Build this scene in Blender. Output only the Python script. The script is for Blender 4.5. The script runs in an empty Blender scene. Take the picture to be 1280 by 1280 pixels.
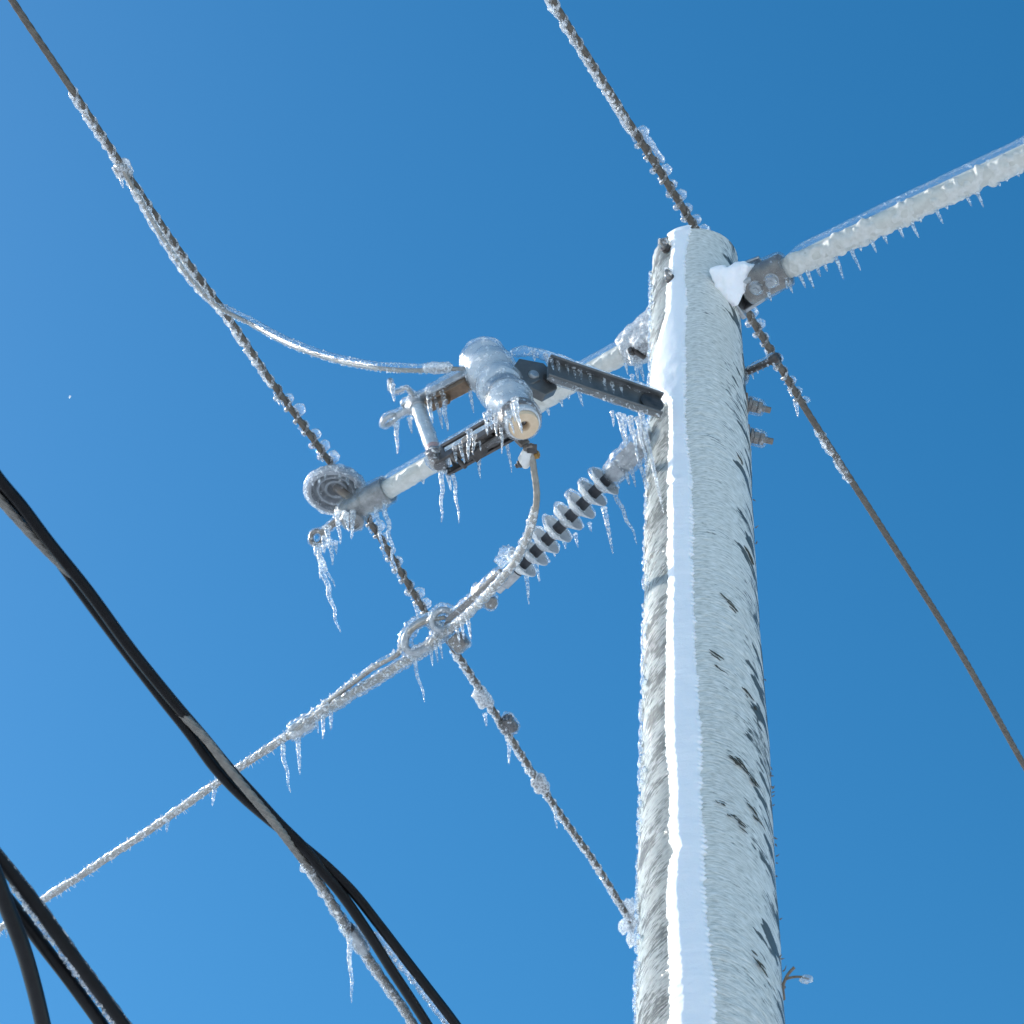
import bpy, math, random
import numpy as np
from mathutils import noise as mnoise, Vector

random.seed(7)
rng = np.random.default_rng(7)
SC = bpy.context.scene
COL = SC.collection

# ------------------------------------------------------------------ camera
FPX = 640 / math.tan(math.radians(12))
CAM = np.array([0.0, -4.0, 1.6])
YAW, PITCH, ROLL = 0.116937, math.radians(48), 0.0663225
_fw = np.array([-math.sin(YAW) * math.cos(PITCH), math.cos(YAW) * math.cos(PITCH), math.sin(PITCH)])
_r0 = np.array([math.cos(YAW), math.sin(YAW), 0.0])
_u0 = np.cross(_r0, _fw)
RT = _r0 * math.cos(ROLL) + _u0 * math.sin(ROLL)
UP = _u0 * math.cos(ROLL) - _r0 * math.sin(ROLL)
FW = _fw
cam_d = bpy.data.cameras.new('camera')
cam = bpy.data.objects.new('camera', cam_d)
COL.objects.link(cam)
from mathutils import Matrix
M = Matrix(((RT[0], UP[0], -FW[0], CAM[0]), (RT[1], UP[1], -FW[1], CAM[1]), (RT[2], UP[2], -FW[2], CAM[2]), (0, 0, 0, 1)))
cam.matrix_world = M
cam_d.sensor_width = 36
cam_d.lens = 18 / math.tan(math.radians(12))
cam_d.clip_start = 0.05
cam_d.clip_end = 6000
cam_d.dof.use_dof = True
cam_d.dof.focus_distance = 6.15
cam_d.dof.aperture_fstop = 10.0
SC.camera = cam

# ------------------------------------------------------------------ sky and sun
SUN_EL, SUN_AZ = math.radians(36), math.radians(108)      # azimuth measured from the camera side of the pole round to the left
sd = np.array([-math.sin(SUN_AZ) * math.cos(SUN_EL), -math.cos(SUN_AZ) * math.cos(SUN_EL), math.sin(SUN_EL)])
w = bpy.data.worlds.new('World')
SC.world = w
w.use_nodes = True
nt = w.node_tree
nt.nodes.clear()
sky = nt.nodes.new('ShaderNodeTexSky')
sky.sky_type = 'NISHITA'
sky.sun_disc = False
sky.sun_elevation = SUN_EL
sky.sun_rotation = math.atan2(sd[0], sd[1])
sky.air_density = 1.0
sky.dust_density = 0.35
sky.ozone_density = 2.2
hs = nt.nodes.new('ShaderNodeHueSaturation')
hs.inputs['Saturation'].default_value = 1.37
hs.inputs['Hue'].default_value = 0.49
bg = nt.nodes.new('ShaderNodeBackground')
bg.inputs['Strength'].default_value = 0.15
wo = nt.nodes.new('ShaderNodeOutputWorld')
nt.links.new(sky.outputs[0], hs.inputs['Color'])
nt.links.new(hs.outputs[0], bg.inputs['Color'])
nt.links.new(bg.outputs[0], wo.inputs['Surface'])
sl = bpy.data.lights.new('sun', 'SUN')
sl.energy = 4.2
sl.angle = math.radians(0.53)
sl.color = (1.0, 0.95, 0.87)
so = bpy.data.objects.new('sun', sl)
COL.objects.link(so)
so.rotation_euler = Vector(sd).to_track_quat('Z', 'Y').to_euler()

SC.view_settings.view_transform = 'Standard'
SC.view_settings.look = 'None'
SC.view_settings.exposure = 0.25
SC.view_settings.gamma = 1
SC.view_settings.use_curve_mapping = False
SC.render.engine = 'CYCLES'
SC.cycles.max_bounces = 14
SC.cycles.transmission_bounces = 12
SC.cycles.transparent_max_bounces = 16
SC.cycles.glossy_bounces = 5
SC.cycles.diffuse_bounces = 3
SC.cycles.sample_clamp_indirect = 12
SC.cycles.blur_glossy = 0.3

# ------------------------------------------------------------------ placing helpers
def ray(px, py):
    return FW + RT * (px - 640) / FPX - UP * (py - 640) / FPX
def at(px, py, z):
    """the point of the level plane z seen at photograph pixel (px, py)"""
    d = ray(px, py)
    return CAM + d * ((z - CAM[2]) / d[2])
def aw(px, py, wd):
    """the point at depth wd seen at photograph pixel"""
    return CAM + ray(px, py) * wd
def depth(P):
    return float(np.dot(np.asarray(P) - CAM, FW))
def V(*a):
    return np.array(a, float)
def unit(v):
    v = np.asarray(v, float)
    return v / (np.linalg.norm(v) + 1e-12)
def lerp(a, b, t):
    return np.asarray(a) * (1 - t) + np.asarray(b) * t

# ------------------------------------------------------------------ mesh helpers
ORG = {}
def spline(pts, step=0.01):
    P = [np.asarray(p, float) for p in pts]
    if len(P) == 2:
        n = max(2, int(np.linalg.norm(P[1] - P[0]) / step))
        return np.array([lerp(P[0], P[1], t) for t in np.linspace(0, 1, n + 1)])
    Q = [2 * P[0] - P[1]] + P + [2 * P[-1] - P[-2]]
    out = []
    for i in range(1, len(Q) - 2):
        p0, p1, p2, p3 = Q[i - 1:i + 3]
        # centripetal catmull-rom
        a = 0.5
        t0 = 0; t1 = t0 + max(np.linalg.norm(p1 - p0), 1e-6) ** a
        t2 = t1 + max(np.linalg.norm(p2 - p1), 1e-6) ** a; t3 = t2 + max(np.linalg.norm(p3 - p2), 1e-6) ** a
        n = max(2, int(np.linalg.norm(p2 - p1) / step))
        for t in np.linspace(t1, t2, n, endpoint=False):
            A1 = (t1 - t) / (t1 - t0) * p0 + (t - t0) / (t1 - t0) * p1
            A2 = (t2 - t) / (t2 - t1) * p1 + (t - t1) / (t2 - t1) * p2
            A3 = (t3 - t) / (t3 - t2) * p2 + (t - t2) / (t3 - t2) * p3
            B1 = (t2 - t) / (t2 - t0) * A1 + (t - t0) / (t2 - t0) * A2
            B2 = (t3 - t) / (t3 - t1) * A2 + (t - t1) / (t3 - t1) * A3
            out.append((t2 - t) / (t2 - t1) * B1 + (t - t1) / (t2 - t1) * B2)
    out.append(P[-1])
    return np.array(out)

def frames(P):
    T = np.gradient(P, axis=0)
    T /= np.linalg.norm(T, axis=1)[:, None] + 1e-12
    ref = V(0, 0, 1) if abs(T[0][2]) < 0.9 else V(1, 0, 0)
    n = unit(ref - T[0] * np.dot(ref, T[0]))
    N = [n]
    for i in range(1, len(P)):
        n = unit(n - T[i] * np.dot(n, T[i]))
        N.append(n)
    N = np.array(N)
    return T, N, np.cross(T, N)
def arclen(P):
    return np.r_[0, np.cumsum(np.linalg.norm(np.diff(P, axis=0), axis=1))]

def run_on(P, a, b):
    """carry a line on straight past its two ends by a and b metres"""
    t0, t1 = unit(P[0] - P[2]), unit(P[-1] - P[-3])
    A = [P[0] + t0 * d for d in np.linspace(a, 0.02, max(2, int(a / 0.03)))] if a else []
    B = [P[-1] + t1 * d for d in np.linspace(0.02, b, max(2, int(b / 0.03)))] if b else []
    return np.array(A + list(P) + B)

class MB:
    def __init__(s):
        s.v = []; s.f = []; s.n = 0
    def add(s, v, f):
        s.v.append(np.asarray(v, float).reshape(-1, 3)); s.f += [tuple(i + s.n for i in q) for q in f]
        s.n += len(s.v[-1])
    def tube(s, P, r, seg=12, cap=True, off=None):
        """r: scalar, (N,) or (N, seg); angle 0 is the side nearest the sky"""
        P = np.asarray(P, float); n = len(P)
        T, N, B = frames(P)
        if off is not None: P = P + off
        r = np.asarray(r, float)
        if r.ndim == 0: r = np.full((n, seg), float(r))
        elif r.ndim == 1: r = np.repeat(r[:, None], seg, 1)
        a = np.linspace(0, 2 * np.pi, seg, endpoint=False)
        ring = P[:, None] + r[..., None] * (np.cos(a)[None, :, None] * N[:, None] + np.sin(a)[None, :, None] * B[:, None])
        v = ring.reshape(-1, 3)
        f = [(i * seg + j, i * seg + (j + 1) % seg, (i + 1) * seg + (j + 1) % seg, (i + 1) * seg + j) for i in range(n - 1) for j in range(seg)]
        if cap:
            v = np.vstack([v, P[:1], P[-1:]])
            f += [(n * seg, (j + 1) % seg, j) for j in range(seg)]
            f += [(n * seg + 1, (n - 1) * seg + j, (n - 1) * seg + (j + 1) % seg) for j in range(seg)]
        s.add(v, f); return s
    def cyl(s, a, b, r, seg=16, r2=None):
        a, b = np.asarray(a, float), np.asarray(b, float)
        return s.tube(np.array([a, b]), np.array([r, r if r2 is None else r2]), seg)
    def lathe(s, o, ax, prof, seg=32, closed=False):
        o = np.asarray(o, float); ax = unit(ax)
        n = unit(np.cross(ax, V(0.3, 1, 0.2))); b = np.cross(ax, n)
        a = np.linspace(0, 2 * np.pi, seg, endpoint=False)
        v = np.array([o + ax * h + r * (math.cos(t) * n + math.sin(t) * b) for r, h in prof for t in a])
        m = len(prof)
        rows = m if closed else m - 1
        f = [(i * seg + j, i * seg + (j + 1) % seg, ((i + 1) % m) * seg + (j + 1) % seg, ((i + 1) % m) * seg + j) for i in range(rows) for j in range(seg)]
        if not closed:
            v = np.vstack([v, [o + ax * prof[0][1]], [o + ax * prof[-1][1]]])
            f += [(m * seg, (j + 1) % seg, j) for j in range(seg)] + [(m * seg + 1, (m - 1) * seg + j, (m - 1) * seg + (j + 1) % seg) for j in range(seg)]
        s.add(v, f); return s
    def box(s, c, ax, ay, az, hx, hy, hz):
        c = np.asarray(c, float); ax, ay, az = unit(ax) * hx, unit(ay) * hy, unit(az) * hz
        v = [c + i * ax + j * ay + k * az for i in (-1, 1) for j in (-1, 1) for k in (-1, 1)]
        s.add(v, [(0, 1, 3, 2), (4, 6, 7, 5), (0, 4, 5, 1), (2, 3, 7, 6), (0, 2, 6, 4), (1, 5, 7, 3)]); return s
    def bar(s, a, b, side, hw, hh):
        """box from a to b, width along side"""
        a, b = np.asarray(a, float), np.asarray(b, float)
        t = unit(b - a); sd_ = unit(np.asarray(side) - t * np.dot(side, t)); u = np.cross(t, sd_)
        return s.box((a + b) / 2, t, sd_, u, np.linalg.norm(b - a) / 2, hw, hh)
    def blob(s, c, r, sq=(1, 1, 1), seg=10, rough=0.0):
        c = np.asarray(c, float); v = []; rings = seg // 2 + 1
        for i in range(rings + 1):
            ph = math.pi * i / rings
            for j in range(seg):
                t = 2 * math.pi * j / seg
                d = V(math.sin(ph) * math.cos(t), math.sin(ph) * math.sin(t), math.cos(ph))
                k = r * (1 + rough * mnoise.noise(Vector(d * 1.7 + c * 40)))
                v.append(c + d * k * np.asarray(sq))
        f = [(i * seg + j, i * seg + (j + 1) % seg, (i + 1) * seg + (j + 1) % seg, (i + 1) * seg + j) for i in range(rings) for j in range(seg)]
        s.add(v, f); return s
    def torus(s, c, ax, R, r, seg=28, a0=0, a1=2 * math.pi, ref=None):
        ax = unit(ax); ref = V(0.2, 0.3, 1) if ref is None else ref
        n = unit(ref - ax * np.dot(ref, ax)); b = np.cross(ax, n)
        full = abs(a1 - a0 - 2 * math.pi) < 1e-6
        t = np.linspace(a0, a1, seg)
        P = np.array([np.asarray(c) + R * (math.cos(x) * n + math.sin(x) * b) for x in t])
        return s.tube(P, r, 10, cap=not full)
    def merge(s, o):
        s.add(np.vstack(o.v), o.f); return s
    def build(s, name, mat, parent=None, bevel=0.0, smooth=40, label=None, kind=None):
        v = np.vstack(s.v); o0 = ORG.get(parent, V(0, 0, 0)) if parent else V(0, 0, 0)
        me = bpy.data.meshes.new(name)
        me.from_pydata((v - o0).tolist(), [], s.f)
        me.validate()
        me.update()
        if smooth:
            me.shade_smooth(); me.set_sharp_from_angle(angle=math.radians(smooth))
        return link(name, me, mat, parent, bevel, label, kind, o0)

def link(name, me, mat, parent, bevel=0, label=None, kind=None, o0=None):
    o = bpy.data.objects.new(name, me); COL.objects.link(o)
    me.materials.append(mat)
    if parent:
        o.parent = parent; ORG[o] = o0
    if bevel:
        m = o.modifiers.new('bevel', 'BEVEL'); m.width = bevel; m.segments = 2; m.limit_method = 'ANGLE'; m.angle_limit = math.radians(40)
    if label: o['label'] = label
    if kind: o['kind'] = kind
    return o

def thing(name, label, cat, loc, group=None):
    o = bpy.data.objects.new(name, None); COL.objects.link(o)
    o.empty_display_size = 0.05
    o.location = tuple(float(x) for x in loc); ORG[o] = np.asarray(loc, float)
    o['label'] = label; o['category'] = cat
    if group: o['group'] = group
    return o

def ice_coat(mbs, t, voxel, name, mat, parent, amp=0.3, freq=60, seed=0, up=0.0, smooth_it=2):
    """a clear coat of ice round finished shapes: one closed lumpy skin standing t outside them"""
    mb = MB()
    for m in mbs: mb.merge(m)
    me = bpy.data.meshes.new('tmp'); me.from_pydata(np.vstack(mb.v).tolist(), [], mb.f); me.update()
    o = bpy.data.objects.new('tmp', me); COL.objects.link(o)
    r = o.modifiers.new('r', 'REMESH'); r.mode = 'VOXEL'; r.voxel_size = voxel
    d = o.modifiers.new('d', 'DISPLACE'); d.strength = t; d.mid_level = 0.0
    r2 = o.modifiers.new('r2', 'REMESH'); r2.mode = 'VOXEL'; r2.voxel_size = voxel
    sm = o.modifiers.new('s', 'SMOOTH'); sm.factor = 0.5; sm.iterations = smooth_it
    dg = bpy.context.evaluated_depsgraph_get(); dg.update()
    e = o.evaluated_get(dg)
    m2 = bpy.data.meshes.new_from_object(e)
    bpy.data.objects.remove(o); bpy.data.meshes.remove(me)
    n = len(m2.vertices)
    co = np.empty(n * 3); m2.vertices.foreach_get('co', co); co = co.reshape(-1, 3)
    no = np.array([vv.normal[:] for vv in m2.vertices])
    k = np.array([mnoise.noise(Vector(p * freq + seed)) + 0.6 * mnoise.noise(Vector(p * freq * 2.3 + seed + 9)) for p in co])
    co = co + no * (k * t * amp)[:, None] + no * (np.clip(no[:, 2], 0, 1) * up)[:, None]
    o0 = ORG.get(parent, V(0, 0, 0))
    m2.vertices.foreach_set('co', (co - o0).ravel()); m2.update()
    m2.name = name
    m2.materials.clear()
    m2.shade_smooth()
    return link(name, m2, mat, parent, o0=o0)

WIND = unit(V(0.16, 0.10, -1))
def icicle(parent, p, L, r, mat=None, lean=None, bend=0.12, up=0.25):
    """a tapering, rippled icicle that hangs from p"""
    mat = mat or MAT['icicle']
    p = np.asarray(p, float)
    n = max(10, int(L / 0.004)); n = min(n, 60)
    d = WIND if lean is None else unit(lean)
    side = unit(V(rng.normal(), rng.normal(), 0)); b = rng.normal(0, bend * 1.5)
    t = np.linspace(0, 1, n)
    P = p[None] + V(0, 0, 1) * r * up + d[None] * (t * L)[:, None] + side[None] * (b * L * (t ** 1.7) * (1 - 0.5 * t) + L * 0.012 * np.sin(t * L / 0.03 * 2.1 + 40 * b))[:, None]
    ph = rng.uniform(0, 6)
    r = r * 0.9
    rr = r * (1 - t) ** 0.6 * (1 + 0.13 * np.sin(t * L / 0.011 * 2 * np.pi / 1.3 + ph) + 0.1 * np.sin(t * L / 0.023 * 6 + ph * 2)) + r * 0.13
    rr[-1] *= 0.4
    rr[0] *= 1.25
    m = MB().tube(P, np.maximum(rr, 0.0007), 9)
    return m.build('icicle', mat, parent, smooth=60)

# ------------------------------------------------------------------ materials
MAT = {}
def new_mat(name):
    m = bpy.data.materials.new(name); m.use_nodes = True
    t = m.node_tree; t.nodes.clear()
    return m, t, t.nodes.new('ShaderNodeOutputMaterial')
def N(t, k, **kw):
    n = t.nodes.new(k)
    for a, b in kw.items():
        if a.startswith('_'): setattr(n, a[1:], b)
        else: n.inputs[a.replace('__', ' ')].default_value = b
    return n
def noise_tex(t, scale, detail=4, rough=0.6, coord='Object', vec=None):
    n = N(t, 'ShaderNodeTexNoise', Scale=scale, Detail=detail, Roughness=rough)
    if vec is None:
        c = t.nodes.new('ShaderNodeTexCoord'); t.links.new(c.outputs[coord], n.inputs['Vector'])
    else: t.links.new(vec, n.inputs['Vector'])
    return n
def ramp(t, src, stops):
    r = t.nodes.new('ShaderNodeValToRGB')
    while len(r.color_ramp.elements) < len(stops): r.color_ramp.elements.new(0.5)
    for e, (p, c) in zip(r.color_ramp.elements, stops): e.position = p; e.color = (*c, 1)
    t.links.new(src, r.inputs[0]); return r
def bump(t, src, strength, dist):
    b = N(t, 'ShaderNodeBump', Strength=strength, Distance=dist); t.links.new(src, b.inputs['Height']); return b

def solid(name, c0, c1, rough=0.5, metal=0.0, scale=30, bmp=0.2, coat=0.0, spec=0.5, dist=0.002):
    m, t, o = new_mat(name)
    p = N(t, 'ShaderNodeBsdfPrincipled', Roughness=rough, Metallic=metal)
    p.inputs['Coat Weight'].default_value = coat; p.inputs['Coat Roughness'].default_value = 0.08; p.inputs['Coat IOR'].default_value = 1.31
    p.inputs['Specular IOR Level'].default_value = spec
    n = noise_tex(t, scale)
    r = ramp(t, n.outputs['Fac'], [(0.3, c0), (0.7, c1)])
    t.links.new(r.outputs[0], p.inputs['Base Color'])
    n2 = noise_tex(t, scale * 6, 3)
    b = bump(t, n2.outputs['Fac'], bmp, dist)
    t.links.new(b.outputs[0], p.inputs['Normal'])
    if coat: t.links.new(b.outputs[0], p.inputs['Coat Normal'])
    t.links.new(p.outputs[0], o.inputs[0]); MAT[name] = m; return m

def ice(name, glass, white, speck=0.8, cut=0.56, rough=0.04, scale=90, bmp=0.6, dist=0.004, tint=(0.97, 0.99, 1.0), frost=(0.9, 0.93, 0.95)):
    """ice: part refracting, part plainly clear, with a low share of trapped air and crisp white flecks painted in as sparkle, under a wet skin"""
    m, t, o = new_mat(name)
    n1 = noise_tex(t, scale, 3, 0.55); n2 = noise_tex(t, scale * 3.1, 2, 0.6)
    ad = N(t, 'ShaderNodeMath', _operation='ADD'); t.links.new(n1.outputs['Fac'], ad.inputs[0]); t.links.new(n2.outputs['Fac'], ad.inputs[1])
    b = bump(t, ad.outputs[0], bmp, dist)
    g = N(t, 'ShaderNodeBsdfPrincipled', Roughness=rough, IOR=1.31)
    g.inputs['Transmission Weight'].default_value = 1.0; g.inputs['Base Color'].default_value = (*tint, 1)
    t.links.new(b.outputs[0], g.inputs['Normal'])
    tr = N(t, 'ShaderNodeBsdfTransparent'); tr.inputs[0].default_value = (*tint, 1)
    df = N(t, 'ShaderNodeBsdfDiffuse'); df.inputs[0].default_value = (*frost, 1)
    tl = N(t, 'ShaderNodeBsdfTranslucent'); tl.inputs[0].default_value = (*frost, 1)
    for q in (df, tl): t.links.new(b.outputs[0], q.inputs['Normal'])
    wm = N(t, 'ShaderNodeMixShader', Fac=0.5); t.links.new(df.outputs[0], wm.inputs[1]); t.links.new(tl.outputs[0], wm.inputs[2])
    m1 = N(t, 'ShaderNodeMixShader', Fac=1 - glass); t.links.new(g.outputs[0], m1.inputs[1]); t.links.new(tr.outputs[0], m1.inputs[2])
    n3 = noise_tex(t, scale * 1.3, 3, 0.6)
    mr = N(t, 'ShaderNodeMapRange'); mr.inputs[1].default_value = cut - 0.03; mr.inputs[2].default_value = cut + 0.07
    mr.inputs[3].default_value = white; mr.inputs[4].default_value = speck
    t.links.new(n3.outputs['Fac'], mr.inputs[0])
    m2 = t.nodes.new('ShaderNodeMixShader'); t.links.new(mr.outputs[0], m2.inputs[0]); t.links.new(m1.outputs[0], m2.inputs[1]); t.links.new(wm.outputs[0], m2.inputs[2])
    fr = N(t, 'ShaderNodeFresnel', IOR=1.38); t.links.new(b.outputs[0], fr.inputs['Normal'])
    geo = t.nodes.new('ShaderNodeNewGeometry'); inv = N(t, 'ShaderNodeMath', _operation='SUBTRACT'); inv.inputs[0].default_value = 1.0; t.links.new(geo.outputs['Backfacing'], inv.inputs[1])
    fm = N(t, 'ShaderNodeMath', _operation='MULTIPLY'); t.links.new(fr.outputs[0], fm.inputs[0]); t.links.new(inv.outputs[0], fm.inputs[1])
    gl = N(t, 'ShaderNodeBsdfGlossy', Roughness=0.15); t.links.new(b.outputs[0], gl.inputs['Normal'])
    m3 = t.nodes.new('ShaderNodeMixShader'); t.links.new(fm.outputs[0], m3.inputs[0]); t.links.new(m2.outputs[0], m3.inputs[1]); t.links.new(gl.outputs[0], m3.inputs[2])
    t.links.new(m3.outputs[0], o.inputs[0]); MAT[name] = m; return m

ice('ice_clear', 0.34, 0.07, 0.85, 0.60, bmp=0.5, scale=60)
ice('ice_glaze', 0.25, 0.06, 0.55, 0.63, bmp=0.35, scale=45)
ice('ice_tube', 0.28, 0.05, 0.85, 0.60, bmp=0.5, scale=80)
ice('ice_wire', 0.48, 0.14, 0.92, 0.54, bmp=0.6, scale=65)
ice('ice_spiral', 0.50, 0.20, 0.95, 0.51, bmp=0.6, scale=70)
ice('ice_bead', 0.60, 0.10, 0.85, 0.58, bmp=0.4, scale=70)
ice('icicle', 0.52, 0.09, 0.85, 0.555, scale=75, bmp=0.5)
ice('ice_rime', 0.42, 0.28, 0.95, 0.49, bmp=0.6, scale=75)
ice('ice_rime_thin', 0.22, 0.13, 0.80, 0.57, bmp=0.5, scale=50)
solid('rime_crust', (0.56, 0.56, 0.50), (0.70, 0.70, 0.65), 0.35, 0, 60, 0.7, coat=1.0, dist=0.004)
solid('aluminium_wire', (0.085, 0.072, 0.058), (0.16, 0.14, 0.112), 0.55, 0.35, 60)
solid('grey_strand', (0.15, 0.14, 0.125), (0.25, 0.235, 0.205), 0.5, 0.35, 60)
solid('bare_neutral', (0.24, 0.225, 0.195), (0.36, 0.335, 0.29), 0.5, 0.35, 60)
solid('galvanised', (0.30, 0.31, 0.32), (0.52, 0.53, 0.53), 0.38, 0.75, 60, coat=0.5, bmp=0.35)
solid('cast_metal', (0.15, 0.145, 0.14), (0.34, 0.33, 0.31), 0.35, 0.7, 45, coat=0.8, bmp=0.5, dist=0.004)
solid('weathered_steel', (0.13, 0.115, 0.10), (0.25, 0.215, 0.18), 0.55, 0.3, 45, coat=0.5)
solid('dark_steel', (0.035, 0.033, 0.032), (0.10, 0.085, 0.075), 0.45, 0.4, 50, coat=0.4)
solid('channel_steel', (0.085, 0.09, 0.088), (0.16, 0.16, 0.155), 0.45, 0.45, 25, coat=0.3)
solid('brown_contact', (0.10, 0.065, 0.04), (0.22, 0.14, 0.08), 0.5, 0.4, 60, coat=0.4)
solid('brass', (0.25, 0.14, 0.04), (0.4, 0.24, 0.07), 0.45, 0.5, 60)
solid('porcelain', (0.50, 0.53, 0.55), (0.60, 0.62, 0.63), 0.2, 0, 25, 0.25, coat=1.0)
solid('bare_ceramic', (0.62, 0.46, 0.30), (0.70, 0.54, 0.37), 0.75, 0, 60, 0.2)
solid('bell_porcelain', (0.26, 0.28, 0.30), (0.36, 0.38, 0.4), 0.18, 0, 20, 0.15, coat=1.0)
solid('fibreglass', (0.47, 0.47, 0.42), (0.60, 0.60, 0.54), 0.6, 0, 35, 0.3)
solid('fuse_tube', (0.40, 0.46, 0.50), (0.55, 0.60, 0.62), 0.45, 0, 40, 0.4, coat=0.8)
solid('red_label', (0.40, 0.16, 0.12), (0.55, 0.40, 0.36), 0.5, 0, 220, 0.2, coat=0.6)
solid('silicone', (0.52, 0.54, 0.55), (0.62, 0.64, 0.64), 0.5, 0, 30, 0.15, coat=0.3)
solid('silicone_core', (0.03, 0.032, 0.038), (0.055, 0.058, 0.065), 0.5, 0, 30, 0.15)
solid('black_jacket', (0.003, 0.003, 0.0034), (0.007, 0.007, 0.008), 0.34, 0, 40, 0.15, spec=0.13)
solid('white_plastic', (0.62, 0.62, 0.58), (0.75, 0.75, 0.72), 0.5, 0, 40, 0.2)
solid('crack_wood', (0.030, 0.036, 0.030), (0.085, 0.085, 0.065), 0.75, 0, 90, 0.4)
solid('twig_bark', (0.12, 0.09, 0.06), (0.25, 0.2, 0.15), 0.8, 0, 90, 0.5)

def snow_mat():
    m, t, o = new_mat('snow')
    p = N(t, 'ShaderNodeBsdfPrincipled', Roughness=0.6)
    p.inputs['Base Color'].default_value = (0.96, 0.945, 0.935, 1)
    p.inputs['Subsurface Weight'].default_value = 0.25; p.inputs['Subsurface Radius'].default_value = (0.006, 0.008, 0.01)
    p.inputs['Subsurface Scale'].default_value = 1.0
    n = noise_tex(t, 260, 3, 0.7); n2 = noise_tex(t, 45, 3, 0.6)
    a = N(t, 'ShaderNodeMath', _operation='MULTIPLY_ADD'); a.inputs[1].default_value = 0.5
    t.links.new(n.outputs['Fac'], a.inputs[0]); t.links.new(n2.outputs['Fac'], a.inputs[2])
    b = bump(t, a.outputs[0], 0.35, 0.004); t.links.new(b.outputs[0], p.inputs['Normal'])
    t.links.new(p.outputs[0], o.inputs[0]); MAT['snow'] = m
snow_mat()
def ground_mat():
    m, t, o = new_mat('field_snow')
    p = N(t, 'ShaderNodeBsdfPrincipled', Roughness=0.7)
    n = noise_tex(t, 0.25, 6)
    r = ramp(t, n.outputs['Fac'], [(0.34, (0.07, 0.065, 0.055)), (0.43, (0.80, 0.80, 0.81)), (0.7, (0.86, 0.86, 0.87))])  # dark patches added out of view, for contrast in ice and metal reflections
    t.links.new(r.outputs[0], p.inputs['Base Color'])
    n2 = noise_tex(t, 6, 6); b = bump(t, n2.outputs['Fac'], 0.5, 0.1); t.links.new(b.outputs[0], p.inputs['Normal'])
    t.links.new(p.outputs[0], o.inputs[0]); MAT['field_snow'] = m
ground_mat()

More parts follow.
